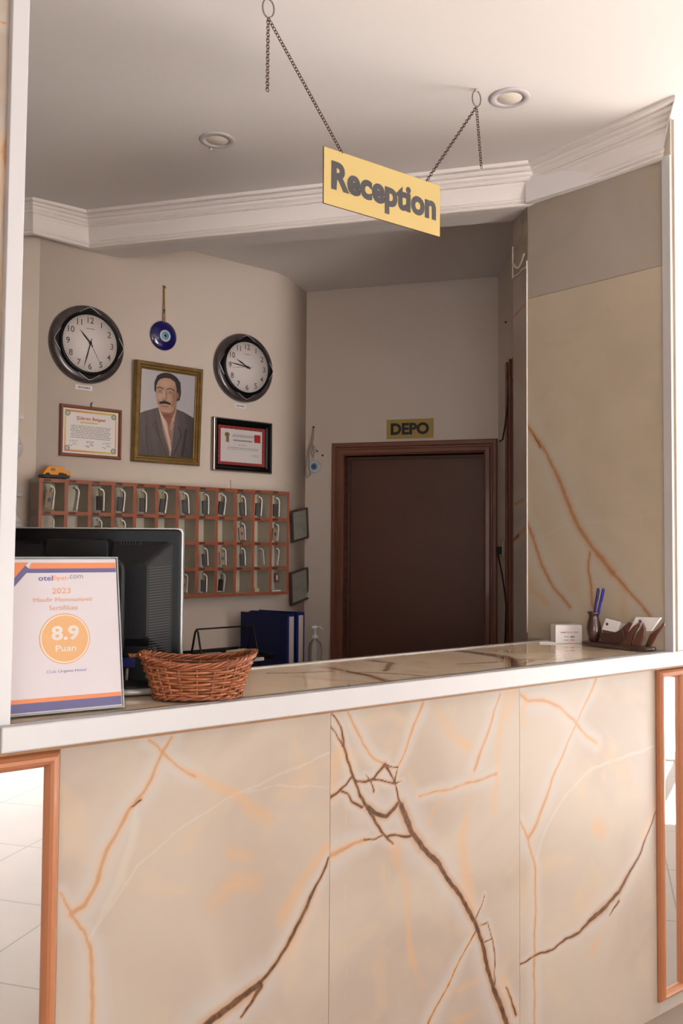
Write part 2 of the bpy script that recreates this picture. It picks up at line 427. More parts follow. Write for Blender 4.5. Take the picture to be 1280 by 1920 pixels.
struct(stone_r, 'beige onyx tile with rust veins right of the counter', 'wall tile')
vg = [V(MW, 'W', [(1106, 345), (1118, 420), (1130, 512)], 1.2), V(MW, 'S', [(985, 560), (1020, 552)], 4)]
struct(grid_panel('wall_stone_upper', MW.off(-.002), 0, sM1, zj+.001, CEIL, vg, onyx_mat('grey beige tile', base=(190, 176, 162), cloud=(180, 168, 152), white=(176, 168, 158), rough=.5, coat=.05, k=.74), None, .012, .01), 'greyer tile course under the cornice', 'wall tile')
# narrow end face of that wall, unfinished at the top
EN = Plane((ME.x, ME.y), MBp)
ven = [V(EN, 'O', [(958, 600), (970, 585), (984, 572)], 3), V(EN, 'O', [(958, 947), (982, 938)], 3), V(EN, 'D', [(960, 1016), (966, 1010), (972, 1004)], 2.5), V(EN, 'O', [(966, 1010), (984, 990)], 3)]
ztop = EN.px(970, 515)[1]; zb_ = EN.px(970, 1128)[1]
struct(grid_panel('wall_end_stone', EN, 0, EN.L, .9, ztop, ven, ONYX, None, .006, .004), 'narrow onyx edge strip at the end of the stone wall', 'wall tile')
g = MB(); ZT = CORN
p0 = EN.w(0, 0); p1 = EN.w(EN.L, 0)
g.add([(p0.x, p0.y, ztop+.002), (p1.x, p1.y, ztop+.002), (p1.x, p1.y, ZT), (p0.x, p0.y, ZT)], [(0, 1, 2, 3)])
struct(g.build('wall_end_plaster', mat('rough stained plaster', srgb(176, 160, 142), .9, var=.25, scale=18, bump=.9)))
g = MB().tube([MW.w(-.002, z, .001) for z in np.linspace(1.17, ztop+.02, 24)], .0028, 5)
struct(g.build('trim_8', mat('white tile grout', srgb(226, 216, 202), .8)), 'white joint bead along the stone wall edge', 'joint')
g = MB().tube([EN.w(EN.L*k/6, ztop+.003*math.sin(k*2), .002) for k in range(7)], .003, 5)
g.tube([EN.w(.01+EN.L*.8*(k/8), CORN-.17-.035*math.sin(k/8*3.1), .004) for k in range(9)], .004, 5)
g.tube([EN.w(.004, z, .003) for z in np.linspace(ztop, CORN-.1, 8)], .003, 5)
struct(g.build('trim_9', MATS['white tile grout']), 'rough silicone joint near the cornice', 'joint')
# white L trim of the opening's right side
g = MB(); a = MW.px(1244, 760)[0]
pa, pb = MW.w(a, 0, .003), MW.w(sM1, 0, .003)
fR0, _ = FR.px(1261.5, 760); fR1, _ = FR.px(1271, 760)
struct(MB().prism([(pa.x, pa.y), (pb.x, pb.y), (pb.x+.008, pb.y+.006), (pa.x+.006, pa.y+.008)], CT, CORN+.01).build('trim_2', mat('brushed grey aluminium', srgb(186, 182, 180), .4, .1, var=.03)), 'grey inner face of the right corner trim', 'corner trim')
fa, fb = FR.w(fR0, 0), FR.w(fR1, 0); fc, fd = FR.w(fR1, 0, -.025), FR.w(fR0, 0, -.025)
struct(MB().prism([(fa.x, fa.y), (fb.x, fb.y), (fc.x, fc.y), (fd.x, fd.y)], CT, CORN+.02).build('trim_3', M_white, bevel=.002), 'white front face of the right corner trim', 'corner trim')
# right front wall
sR = fR1
wl = MB(); P0 = FP.w(sR-.02, 0, -.016); P1 = FP.w(6.4, 0, -.016); P2 = FP.w(6.4, 0, -.25); P3 = FP.w(sR+.12, 0, -.25)
wl.prism([(p.x, p.y) for p in (P0, P1, P2, P3)], 0, CEIL)
struct(wl.build('wall_front_right', M_wall))
vr = [V(FP, 'O', [(1266, 330), (1272, 380), (1280, 420), (1290, 480)], 4), V(FP, 'S', [(1268, 560), (1276, 620), (1284, 700)], 5)]
_, zmir = FP.px(1276, 840); _, zu = FP.px(1276, 292)
struct(grid_panel('trim_5', FP, sR-.004, sR+.5, zmir, zu, vr, ONYX, None, .01, .014), 'pinkish onyx cladding right of the reception opening', 'wall cladding')
t = thing('wall_mirror', 'bare mirror strip right of the white corner trim above the counter end', 'mirror', FP.w(sR+.25, CT+.002), FP.rz)
MB().box(-.25, .25, .002, .012, 0, zmir-CT-.004).build('glass', M_mirror, t)

# ------------------------------------------------------------ cornice and beam
bq = [on_z(-60, 436, CORN), on_z(62, 438, CORN), on_z(167, 466, CORN), on_z(1008, 385, CORN), on_z(1241, 297, CORN)]
tq = [on_z(-60, 397, CEIL), on_z(61, 369, CEIL), on_z(162, 393, CEIL), on_z(990, 300, CEIL), on_z(1265, 178, CEIL)]
# far-left leg runs along the hidden side wall
bq[0] = bq[1]+Vector((-.9, .28, 0)); tq[0] = tq[1]+Vector((-.9, .28, 0))
prof = [(-.35, 0), (.02, 0), (.10, .015), (.13, .05), (.08, .085), (.12, .10), (.18, .115), (.19, .15), (.13, .19), (.13, .21), (.15, .23), (.22, .36), (.27, .50), (.33, .575), (.33, .60), (.42, .605), (.47, .635), (.44, .68), (.48, .70), (.56, .73), (.60, .78), (.60, .80), (.72, .81), (.78, .85), (.76, .89), (.80, .90), (.98, .905), (1.0, .93), (1.0, 1.0)]
g = MB(); vs = []; n = len(prof)
for B_, T_ in zip(bq, tq):
    for (s_, h_) in prof: vs.append((lerp(B_.x, T_.x, s_), lerp(B_.y, T_.y, s_), lerp(CORN, CEIL, h_)))
fs = []
for i in range(len(bq)-1):
    for j in range(n-1): fs.append((i*n+j, (i+1)*n+j, (i+1)*n+j+1, i*n+j+1))
fs.append(tuple((len(bq)-1)*n+j for j in range(n)))
g.add(vs, fs)
struct(g.build('trim_6', M_corn), 'white moulded plaster cornice around the reception ceiling', 'cornice')
# beam behind the cornice
def behind(p, d): return (p[0]+d[0], p[1]+d[1])
q2, q3 = bq[2], bq[3]
dv = Vector((q3.x-q2.x, q3.y-q2.y)).normalized(); nv = Vector((-dv.y, dv.x))
g = MB().prism([(q2.x-dv.x*.06, q2.y-dv.y*.06), (q3.x, q3.y), (q3.x+nv.x*.14, q3.y+nv.y*.14), (q2.x-dv.x*.06+nv.x*.14, q2.y-dv.y*.06+nv.y*.14)], CORN+.002, CEIL)
struct(g.build('ceiling_beam', M_ceil))
# beam over the stone wall / pier filler
g = MB().prism([(q3.x-.05, q3.y-.02), (q3.x+.05, q3.y+.3), (1.3, 3.2), (bq[4].x+.02, bq[4].y+.01)], CORN+.003, CEIL)
struct(g.build('ceiling_beam_right', M_ceil))
pi_ = [(q2.x-.1, q2.y+.02), (K0[0]-.1, K0[1]+.1), (K1[0]-.02, K1[1]+.05), (K2[0]-.02, K2[1]+.03), (DE[0]+.05, DE[1]+.05), (.85, 3.5), (q3.x, q3.y+.05)]
struct(MB().prism(pi_, CIN, CIN+.018).build('ceiling_inner', M_ceil))

# ------------------------------------------------------------ reception back walls
def wallbox(name, pl, s0, s1, z0=0, z1=CEIL, th=.12, m_=M_wall):
    a, b, c, d = pl.w(s0, 0), pl.w(s1, 0), pl.w(s1, 0, -th), pl.w(s0, 0, -th)
    return struct(MB().prism([(p.x, p.y) for p in (a, b, c, d)], z0, z1).build(name, m_))
# the three inner walls as one continuous plastered run with a rounded corner
run = [Vector((-2.4, 4.005)), Vector(K0), Vector(K1), Vector(K2), Vector(DE)]
def rounded(run, idx, r, n=7):
    out = []
    for i, p in enumerate(run):
        if i in idx:
            a = (run[i-1]-p).normalized(); b = (run[i+1]-p).normalized(); A = p+a*r; B = p+b*r
            for k in range(n+1):
                t_ = k/n; out.append(A*(1-t_)**2+p*2*t_*(1-t_)+B*t_*t_)
        else: out.append(p)
    return out
wr = rounded(run[1:4], {1}, .09)
def strip(name, pts, z0, z1, th=.1):
    g = MB(); n = len(pts); vs = []
    for z in (z0, z1):
        for p in pts: vs.append((p.x, p.y, z))
    fs = [(i, i+1, n+i+1, n+i) for i in range(n-1)]
    g.add(vs, fs, True)
    # back side
    vs2 = []; 
    for z in (z0, z1):
        for i, p in enumerate(pts):
            a = pts[max(0, i-1)]; b = pts[min(n-1, i+1)]; d = (b-a).normalized(); q = p+Vector((-d.y, d.x))*th; vs2.append((q.x, q.y, z))
    k = len(g.v); g.add(vs2, [(i+1, i, n+i, n+i+1) for i in range(n-1)])
    g.f += [[0, n, k+n, k], [n-1, k+n-1, k+2*n-1, 2*n-1]]; g.mi += [0, 0]; g.sm += [False, False]
    return struct(g.build(name, M_wall))
strip('wall_side_left', run[:2], 0, CEIL)
strip('wall_left', wr, 0, CEIL)
quad_box('wall_reception_left', [(-2.5, .2), (-2.4, .2), (-2.4, 4.1), (-2.5, 4.1)], 0, CEIL, M_wall)
# door wall with opening
dx0, dz_top = DW.px(624, 832); dx1, _ = DW.px(933, 820)
arch = .07
ox0, ox1, oz = dx0+arch, dx1-arch, dz_top-arch
g = MB()
for (s0, s1, z0, z1) in ((0, ox0, 0, CEIL), (ox1, DW.L+.1, 0, CEIL), (ox0, ox1, oz, CEIL)):
    a, b, c, d = DW.w(s0, 0), DW.w(s1, 0), DW.w(s1, 0, -.14), DW.w(s0, 0, -.14)
    g.prism([(p.x, p.y) for p in (a, b, c, d)], z0, z1)
struct(g.build('wall_door_side', M_wall))
quad_box('wall_reception_right', [(.80, 3.5), (.92, 3.5), (.92, 4.65), (.80, 4.65)], 0, CEIL, M_wall)

dr = bpy.data.objects.new('door_1', None); C.objects.link(dr); dr.location = DW.w(dx0, 0); dr.rotation_euler = (0, 0, DW.rz)
struct(dr, 'dark brown storeroom door under the yellow DEPO sign', 'door')
W_ = dx1-dx0
g = MB()
pr = [(0, 0), (0, .02), (.006, .026), (.022, .026), (.028, .018), (.034, .018), (.04, .028), (.058, .03), (.068, .022), (.07, 0), (.07, -.13)]
vs = []
for (i_, p_) in pr: vs += [(i_, -p_, 0), (i_, -p_, dz_top-i_), (W_-i_, -p_, dz_top-i_), (W_-i_, -p_, 0)]
fs = []
for a in range(len(pr)-1):
    for j in range(3): fs.append((a*4+j, (a+1)*4+j, (a+1)*4+j+1, a*4+j+1))
g.add(vs, fs); g.build('door_frame', M_wood2, dr)
g = MB(); g.box(.068, W_-.068, .062, .10, .01, oz+.002)
g.build('door_leaf', M_wood, dr)
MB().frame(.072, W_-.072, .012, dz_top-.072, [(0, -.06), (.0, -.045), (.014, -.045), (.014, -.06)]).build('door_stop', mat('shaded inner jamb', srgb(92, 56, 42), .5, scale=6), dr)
# second door's architrave on the side wall
t = bpy.data.objects.new('door_2', None); C.objects.link(t); t.location = (.80, 4.10, 0)
struct(t, 'tall brown door frame on the side wall behind the stone wall', 'door frame')
g = MB(); zt = 2.34
g.box(-.035, 0, -.10, 0, 0, zt); g.box(-.045, -.035, -.03, 0, 0, zt); g.box(-.045, -.035, -.10, -.085, 0, zt); g.box(-.035, 0, -.56, -.10, zt-.1, zt)
g.build('architrave', mat('reddish brown frame wood', srgb(126, 78, 58), .45, var=.15, scale=8), t, bevel=.004)
g = MB().box(-.012, -.001, -.55, -.10, 0, zt-.1); g.build('door_leaf', M_wood, t)

# DEPO sign
s0, z0 = DW.px(725, 806); s1, z1 = DW.px(812.5, 801.5)
sc_, zc_ = (s0+s1)/2, DW.px(768, 804)[1]; ww = s1-s0; hh = DW.px(768, 786)[1]-DW.px(768, 822)[1]
t = thing('door_sign', 'yellow DEPO sign above the dark brown door', 'sign', DW.w(sc_, zc_), DW.rz)
M_yel = mat('matte yellow sign board', srgb(184, 160, 102), .5, var=.04, scale=4)
M_yel2 = mat('darker mustard sign board', srgb(170, 142, 70), .5, var=.04, scale=4)
M_let = mat('dark grey lettering', srgb(64, 62, 66), .5, scale=9)
MB().box(-ww/2, ww/2, -.006, -.001, -hh/2, hh/2).build('board', M_yel2, t, bevel=.001)
g = MB(); add_text(g, 'DEPO', 0, 0, .08, y=-.0068, off=.0035, width=ww*.82, height=hh*.62); g.build('lettering', mat('near black lettering', srgb(26, 26, 32), .5), t)

# ------------------------------------------------------------ counter
# top polygon
def line_int(p, d, q, e):
    k = d.x*e.y-d.y*e.x; t = ((q.x-p.x)*e.y-(q.y-p.y)*e.x)/k
    return Vector((p.x+d.x*t, p.y+d.y*t))
BLp, BRp = Vector((-.4004, 2.2924)), Vector((.6378, 3.1234)); bd = (BRp-BLp).normalized()
P_mw = line_int(BLp, bd, MW.A-MW.n*.002, MW.d)
sl0 = FR.px(-4, 1362)[0]
fl_ = FR.w(sl0, 0); flb = FR.w(sl0, 0, -.012)
frr = FR.w(2.6, 0, 0); frb = FR.w(2.6, 0, -.012)
ctop = thing('counter_top', 'glossy onyx counter top with white front edge and grey metal strips', 'countertop', (0, 0, 0), 0)
lb = line_int(Vector((FR.w(-1.2, 0).x, FR.w(-1.2, 0).y)), FR.n, BLp, bd)
la = FR.w(sL+.004, 0, -.004)
FTH = .046
FASC = FR.off(.018)
g = MB()
a0 = FASC.w(FASC.px(3, 1362)[0], 0); a1 = FASC.w(2.6, 0); b0 = FR.w(FASC.px(3, 1362)[0], 0, -.004); b1 = FR.w(2.6, 0, -.004)
g.prism([(p.x, p.y) for p in (a0, a1, b1, b0)], CT-FTH, CT+.001)
g.build('front_edge', M_white, ctop, bevel=.003)
corner = Vector((CN.x, CN.y))
def top_panel():
    # grid over countertop in (s,q) coords of FR: s along, q depth
    n = FR.n; d = FR.d
    # corners
    A = FR.w(sL-.02, 0, -.013); Bc = Vector((CN.x, CN.y, 0))+Vector((-.006, -.004, 0))
    Ccn = Vector((P_mw.x, P_mw.y, 0)); Dd = Vector((BLp.x, BLp.y, 0))-Vector((bd.x, bd.y, 0))*.62
    Bc = Vector((FR.w(0, 0, -.013)+Vector((d.x, d.y, 0))*((Bc-FR.w(0, 0, -.013)).dot(Vector((d.x, d.y, 0))))))
    nx, ny = 330, 70
    U, Vv = np.meshgrid(np.linspace(0, 1, nx), np.linspace(0, 1, ny))
    X = (1-Vv)*((1-U)*A.x+U*Bc.x)+Vv*((1-U)*Dd.x+U*Ccn.x)
    Y = (1-Vv)*((1-U)*A.y+U*Bc.y)+Vv*((1-U)*Dd.y+U*Ccn.y)
    def pz(pts, w0, w1=None):
        w1 = w1 or w0; r = []
        for i, (x, y) in enumerate(pts):
            p = on_z(x, y, CT); r.append((p.x, p.y, lerp(w0, w1, i/(len(pts)-1))))
        return r
    veins = [('D', pz([(868, 1221), (905, 1226), (940, 1231), (962, 1238), (966, 1249)], .006, .011)), ('O', pz([(868, 1221), (905, 1226), (940, 1231), (962, 1238), (966, 1249)], .012)),
             ('O', pz([(962, 1237), (1000, 1236), (1060, 1236), (1110, 1234)], .007, .003)), ('D', pz([(962, 1238), (1000, 1236)], .004, .003)), ('O', pz([(966, 1249), (998, 1238)], .006)),
             ('O', pz([(700, 1239), (733, 1243), (722, 1258)], .010, .006)), ('D', pz([(700, 1239), (733, 1243)], .005, .003)),
             ('O', pz([(610, 1250), (655, 1260), (690, 1266), (725, 1277)], .008, .012)), ('D', pz([(655, 1260), (690, 1266)], .004)), ('O', pz([(655, 1260), (720, 1262), (805, 1268)], .006, .004)),
             ('O', pz([(858, 1245), (905, 1243), (950, 1240)], .004, .006)), ('S', pz([(930, 1220), (1000, 1221), (1080, 1225)], .006)), ('S', pz([(560, 1268), (620, 1275), (700, 1279)], .01)),
             ('O', pz([(500, 1262), (560, 1262), (620, 1258)], .004, .005))]
    fl = vein_fields(X, Y, veins)
    idx = np.arange(nx*ny).reshape(ny, nx)
    f = np.stack([idx[:-1, :-1], idx[:-1, 1:], idx[1:, 1:], idx[1:, :-1]], -1).reshape(-1, 4).tolist()
    co = np.stack([X, Y, np.full_like(X, CT)], -1).reshape(-1, 3).tolist(); k = len(co)
    cs_ = [(X[0, 0], Y[0, 0]), (X[0, -1], Y[0, -1]), (X[-1, -1], Y[-1, -1]), (X[-1, 0], Y[-1, 0])]
    co += [(x, y, CT-.03) for x, y in cs_]
    f += [[k+3, k+2, k+1, k], list(map(int, idx[0, ::-1]))+[k, k+1], list(map(int, idx[-1, :]))+[k+2, k+3], list(map(int, idx[:, 0]))+[k+3, k], list(map(int, idx[::-1, -1]))+[k+1, k+2]]
    me = bpy.data.meshes.new('stone_top'); me.from_pydata(co, [], f)
    for kk in 'DOSW':
        a = me.attributes.new(kk, 'FLOAT', 'POINT'); a.data.foreach_set('value', np.concatenate([fl[kk].ravel(), np.full(4, 12.)]).astype(np.float32))
    me.materials.append(ONYX_TOP); o = bpy.data.objects.new('stone_top', me); C.objects.link(o); o.parent = ctop
top_panel()
g = MB(); p = [FR.w(sL-.03, 0, .0), FR.w(1.62*1.4, 0, .0), FR.w(1.62*1.4, 0, -.014), FR.w(sL-.03, 0, -.014)]
e1 = FR.w((Vector((CN.x, CN.y, 0))-FR.w(0, 0)).dot(Vector((FR.d.x, FR.d.y, 0)))+.02, 0)
p = [FR.w(sl0, 0, .0), Vector((e1.x, e1.y, 0)), Vector((e1.x, e1.y, 0))+Vector((FR.n.x, FR.n.y, 0))*.016, FR.w(sl0, 0, -.016)]
g.prism([(q.x, q.y) for q in p], CT-.002, CT+.0022); g.build('front_metal_strip', M_grey, ctop)
g = MB(); bn = Vector((-bd.y, bd.x)); q0 = BLp-bd*.62; q1 = P_mw
g.prism([(q.x, q.y) for q in (q0-bn*.012, q1-bn*.012, q1+bn*.008, q0+bn*.008)], CT-.03, CT+.003); g.build('rear_metal_strip', mat('pale metal strip', srgb(186, 182, 178), .3, .3), ctop, bevel=.002)

cb = thing('reception_counter', 'reception counter front clad in three cream onyx panels with brown veins', 'reception counter')
s_l = FP.px(109, 1600)[0]; s_a = FP.px(618, 1600)[0]; s_b = FP.px(974, 1600)[0]; s_c = FP.px(1234, 1500)[0]
zt = CT-FTH-.012
D, O, Sf, Wf = 'D', 'O', 'S', 'W'
v1 = [(O, [(280, 1387), (298, 1400), (305, 1412), (325, 1430), (345, 1443), (365, 1456)], (2.4, 2.8)), (Sf, [(345, 1443), (400, 1470), (440, 1490), (470, 1515), (500, 1535)], (5, 10)),
      (O, [(322, 1383), (305, 1412), (290, 1445), (268, 1488), (245, 1515), (225, 1547), (200, 1595), (182, 1650), (160, 1695), (135, 1713)], (3, 5)),
      (O, [(112, 1675), (135, 1713), (157, 1745), (170, 1790), (174, 1830), (172, 1870), (172, 1925)], (2.4, 4.5)), (D, [(246, 1514), (256, 1507), (266, 1500)], (1.5, 2)),
      (Wf, [(262, 1500), (252, 1530), (240, 1600), (215, 1670), (168, 1762)], 3), (Wf, [(168, 1762), (215, 1690), (260, 1620), (330, 1560), (420, 1500), (530, 1450), (618, 1412)], 2.6), (Wf, [(440, 1490), (520, 1473), (618, 1476)], 2),
      (Wf, [(200, 1700), (225, 1650), (245, 1590), (255, 1540)], 10),
      (D, [(617, 1607), (603, 1640), (590, 1668), (575, 1700)], (1.6, 4)), (D, [(575, 1700), (560, 1730), (540, 1772), (512, 1812), (488, 1842)], (4.2, 3.5)), (D, [(488, 1842), (452, 1872), (425, 1892), (400, 1908), (376, 1930)], (6, 8)), (D, [(490, 1848), (470, 1880), (450, 1908)], (4, 2)),
      (Sf, [(618, 1583), (592, 1612), (572, 1642), (545, 1690), (528, 1720)], (7, 10)), (Sf, [(400, 1690), (430, 1660), (480, 1650)], 14), (Sf, [(430, 1600), (470, 1605)], 9), (Sf, [(600, 1680), (580, 1720), (520, 1830)], 5)]
v2 = [(D, [(622, 1340), (633, 1355), (640, 1370), (645, 1395), (652, 1425), (660, 1455), (675, 1490), (690, 1515)], (1.6, 3)), (D, [(690, 1515), (702, 1538), (713, 1556), (724, 1572), (736, 1583)], (4, 1.6)),
      (D, [(614, 1357), (630, 1378), (645, 1400)], (1.4, 2)), (D, [(616, 1497), (632, 1487), (648, 1472), (660, 1455)], (3, 1.6)), (D, [(640, 1485), (652, 1489), (660, 1502), (680, 1513)], (2, 2.6)),
      (D, [(660, 1463), (685, 1465), (700, 1460), (712, 1446), (722, 1435)], (2, 3)), (D, [(722, 1435), (735, 1438), (747, 1436)], (2, 1)), (D, [(722, 1435), (735, 1455), (740, 1468), (756, 1463)], (2.6, 1)), (D, [(700, 1462), (720, 1466), (738, 1467)], (1.6, 2.4)),
      (D, [(747, 1436), (740, 1462), (744, 1490), (752, 1515)], (1, 2.6)), (D, [(685, 1450), (695, 1468), (700, 1486)], (1, 2)),
      (O, [(652, 1333), (665, 1365), (680, 1395), (700, 1420), (722, 1435)], (2.4, 2.2)), (O, [(792, 1316), (780, 1350), (768, 1380), (758, 1410), (747, 1436)], (2.8, 2)),
      (D, [(690, 1515), (705, 1526), (725, 1529), (736, 1520), (745, 1508)], (5, 4)), (D, [(752, 1512), (765, 1540), (772, 1562), (790, 1588)], (6, 6)), (D, [(790, 1588), (820, 1616), (838, 1645), (862, 1680), (880, 1710)], (5, 4.4)), (D, [(880, 1710), (893, 1735), (905, 1775), (915, 1820), (925, 1855), (940, 1890), (952, 1925)], (4, 5.5)),
      (D, [(725, 1568), (745, 1567), (768, 1568)], (2, 2.8)), (D, [(720, 1564), (705, 1571), (682, 1576)], (1.2, 1.8)), (O, [(682, 1576), (650, 1588), (616, 1606)], (3, 5)),
      (D, [(893, 1720), (902, 1700), (908, 1678)], (1.4, 1)), (D, [(900, 1735), (915, 1728), (922, 1760), (928, 1800), (927, 1845)], (1.2, 1.6)), (D, [(908, 1764), (921, 1762)], 1),
      (O, [(893, 1745), (875, 1775), (855, 1815), (835, 1855), (800, 1922)], (2, 3)), (D, [(893, 1745), (875, 1775), (855, 1815), (835, 1855), (800, 1922)], (.9, .9)), (D, [(948, 1852), (956, 1870), (968, 1902)], (1.4, 2.6)), (Sf, [(940, 1830), (950, 1860), (970, 1905)], 6),
      (O, [(937, 1300), (922, 1350), (905, 1400), (888, 1445)], (1.8, 3)), (Sf, [(948, 1300), (938, 1360), (932, 1440), (925, 1530)], (7, 4)), (Sf, [(962, 1295), (950, 1350)], 7), (O, [(785, 1492), (840, 1480), (880, 1468), (930, 1452)], (2, 2.2)), (Sf, [(832, 1487), (815, 1515), (803, 1545)], 4),
      (Sf, [(880, 1460), (875, 1530), (865, 1570), (872, 1640), (885, 1700)], (4, 12)), (Sf, [(740, 1590), (755, 1640), (765, 1700)], (10, 5)), (Sf, [(765, 1700), (765, 1760), (775, 1805), (790, 1850)], (4, 6)), (Sf, [(820, 1330), (850, 1380), (880, 1400)], 8), (Sf, [(655, 1430), (640, 1400), (625, 1440), (625, 1500)], 8),
      (Sf, [(830, 1870), (900, 1835)], 4), (Sf, [(850, 1915), (900, 1895)], 6), (Wf, [(648, 1500), (648, 1920)], 1)]
v3 = [(O, [(974, 1303), (990, 1313), (1030, 1315), (1050, 1328), (1075, 1350), (1082, 1362), (1100, 1380), (1118, 1394)], (3.4, 2.2)), (Sf, [(1100, 1380), (1130, 1403), (1148, 1425), (1170, 1448)], (5, 12)), (Sf, [(985, 1300), (980, 1340), (978, 1360)], 5),
      (O, [(1120, 1266), (1102, 1310), (1082, 1352)], (2.6, 1.4)), (O, [(1082, 1352), (1070, 1380), (1050, 1425), (1035, 1460), (1020, 1505), (1005, 1545), (990, 1572)], (1.6, 4)), (O, [(973, 1538), (990, 1575), (1002, 1620), (1004, 1680), (1001, 1800), (1002, 1925)], (2, 2.8)),
      (D, [(968, 1812), (1000, 1793), (1035, 1780), (1060, 1762)], (1.6, 2.4)), (D, [(1060, 1762), (1085, 1748), (1110, 1722), (1135, 1700)], (2, 5)), (D, [(1135, 1700), (1160, 1672), (1180, 1635), (1200, 1600), (1215, 1560), (1230, 1520)], (4.5, 1.2)), (D, [(1160, 1690), (1142, 1718)], (2.4, 1)), (Sf, [(1145, 1715), (1130, 1745), (1108, 1790)], 5),
      (Sf, [(1118, 1550), (1130, 1560)], 12), (Wf, [(1002, 1625), (1020, 1560), (1060, 1490), (1110, 1440), (1225, 1400)], 3), (Sf, [(1228, 1500), (1205, 1570)], 5)]
conv = lambda vl: [V(FP, k, p, w) for k, p, w in vl]
for (a, b, vv) in ((s_l, s_a, v1), (s_a, s_b, v2), (s_b, s_c, v3)):
    grid_panel('stone_panel', FP, a+.0006, b-.0006, .0, zt, conv(vv), ONYX, cb, .0042, .02)
# dark backing of the counter and brown bead under the top
g = MB(); Fb = FR.off(-.041)
p = [Fb.w(s_l-.15, 0), Fb.w(s_c+.02, 0), Fb.w(s_c+.02, 0, -.04), Fb.w(s_l-.15, 0, -.04)]
g.prism([(q.x, q.y) for q in p], 0, CT-.031); g.build('backing_board', M_wood, cb)
g = MB(); p = [FP.w(s_l-.16, 0, .010), FP.w(s_c+.2, 0, .010), FP.w(s_c+.2, 0, -.01), FP.w(s_l-.16, 0, -.01)]
g.prism([(q.x, q.y) for q in p], zt+.001, CT-FTH-.001); g.build('bead', mat('brown wooden bead', srgb(156, 110, 70), .5, var=.2, scale=20), cb)
# small stone pieces right of the counter below the narrow mirror
vrr = [V(FP, 'O', [(1240, 1905), (1262, 1893), (1290, 1878)], 3)]
s_m0 = FP.px(1231, 1500)[0]
struct(grid_panel('trim_7', FP.off(-.001), s_c+.001, s_c+1.2, 0, CT-.01, vrr, ONYX, None, .012, .019), 'onyx plinth wall right of the counter', 'wall cladding')
# narrow framed mirrors
def narrow_mirror(s0, s1, z0, z1, label):
    t = thing('framed_mirror', label, 'mirror', FP.w((s0+s1)/2, z0, .0), FP.rz, 'narrow framed mirrors beside the counter')
    wd, h = s1-s0, z1-z0
    pr = [(0, 0), (0, .006), (.004, .014), (.010, .020), (.016, .022), (.022, .019), (.027, .012), (.029, .005), (.030, .004)]
    MB().frame(-wd/2, wd/2, 0, h, pr).build('frame', M_salmon, t)
    MB().box(-wd/2+.028, wd/2-.028, -.004, -.001, .028, h-.028).build('glass', M_mirror, t)
sa, sb2 = FP.px(-30, 1500)[0], FP.px(110, 1500)[0]
narrow_mirror(sb2-.148, sb2-.001, .045, zt, 'narrow mirror in salmon frame left of the counter panels')
ra = FP.px(1229, 1600)[0]
narrow_mirror(ra+.002, ra+.15, .045, zt, 'narrow mirror in salmon frame right of the counter panels')

# ------------------------------------------------------------ ceiling lights, hooks, hanging sign
for (px, py, wpx, lab) in ((407, 262, 68, 'round recessed ceiling light on the left, far from the chains'), (955, 183, 78, 'round recessed ceiling light beside the right sign hook')):
    p = on_z(px, py, CEIL); r = wpx/2*p.y/FPX
    t = thing('ceiling_light', lab, 'ceiling light', p, 0, 'recessed ceiling lights')
    MB().lathe([(r*.62, -.001), (r*.63, -.004), (r*.9, -.005), (r*.98, -.003), (r, -.0005)], 40).build('ring', mat('greyish lamp ring', srgb(200, 192, 196), .5), t)
    MB().lathe([(.001, -.003), (r*.6, -.003), (r*.63, -.001)], 40).build('diffuser', mat('frosted lamp diffuser', srgb(236, 226, 212), .4), t)
p = on_z(395, 277, CEIL)
tag(MB().lathe([(.001, -.012), (.004, -.010), (.006, -.005), (.006, 0)], 12).build('paint_drip', M_white), 'tiny white blob hanging beside the left ceiling light', 'paint blob').location = p
H1 = on_z(503, -6, CEIL); H2 = on_z(893, 167, CEIL)
def hook(p, lab):
    t = thing('ceiling_hook', lab, 'hook', p, 0, 'sign hooks in the ceiling')
    pts = [(.016*math.sin(a), 0, -.030-.025*math.cos(a)) for a in np.linspace(0, 2*math.pi, 28)[:-1]]
    MB().tube(pts, .0022, 6, closed=True).build('ring', mat('bright steel', srgb(150, 144, 138), .25, .9), t)
    MB().lathe([(.005, -.0005), (.004, -.004), (.002, -.008)], 20).build('plate', M_white, t)
    return t
hook(H1, 'steel ring hook holding the long left sign chain').rotation_euler[2] = .5
hook(H2, 'steel ring hook by the right ceiling light').rotation_euler[2] = .5
HP = Plane((H1.x, H1.y), (H2.x, H2.y))
def hp(px, py): s_, z_ = HP.px(px, py); return HP.w(s_, z_)
stl, str_, sbr, sbl = HP.px(607, 276), HP.px(825, 348), HP.px(822, 444), HP.px(605, 380)
sw = ((str_[0]-stl[0])+(sbr[0]-sbl[0]))/2; sh = ((stl[1]-sbl[1])+(str_[1]-sbr[1]))/2
sc2 = (stl[0]+str_[0]+sbr[0]+sbl[0])/4; zc2 = (stl[1]+str_[1]+sbr[1]+sbl[1])/4
sign = thing('hanging_sign', 'yellow Reception sign hanging on two thin chains', 'sign', HP.w(sc2, zc2), HP.rz)
MB().box(-sw/2, sw/2, -.002, .002, -sh/2, sh/2).build('board', M_yel, sign)
MB().frame(-sw/2-.0006, sw/2+.0006, -sh/2-.0006, sh/2+.0006, [(0.0005, .0022), (0, .0018), (0, -.0018), (.0005, -.0022)]).build('board_edge', mat('dark brown board edge', srgb(92, 48, 30), .6), sign)
g = MB()
lx0 = HP.px(620, 340)[0]-sc2; lx1 = HP.px(816, 395)[0]-sc2
add_text(g, 'Reception', (lx0+lx1)/2, -.005, .07, y=-.0026, off=.0030, width=lx1-lx0, height=sh*.66)
g.build('lettering', M_let, sign)
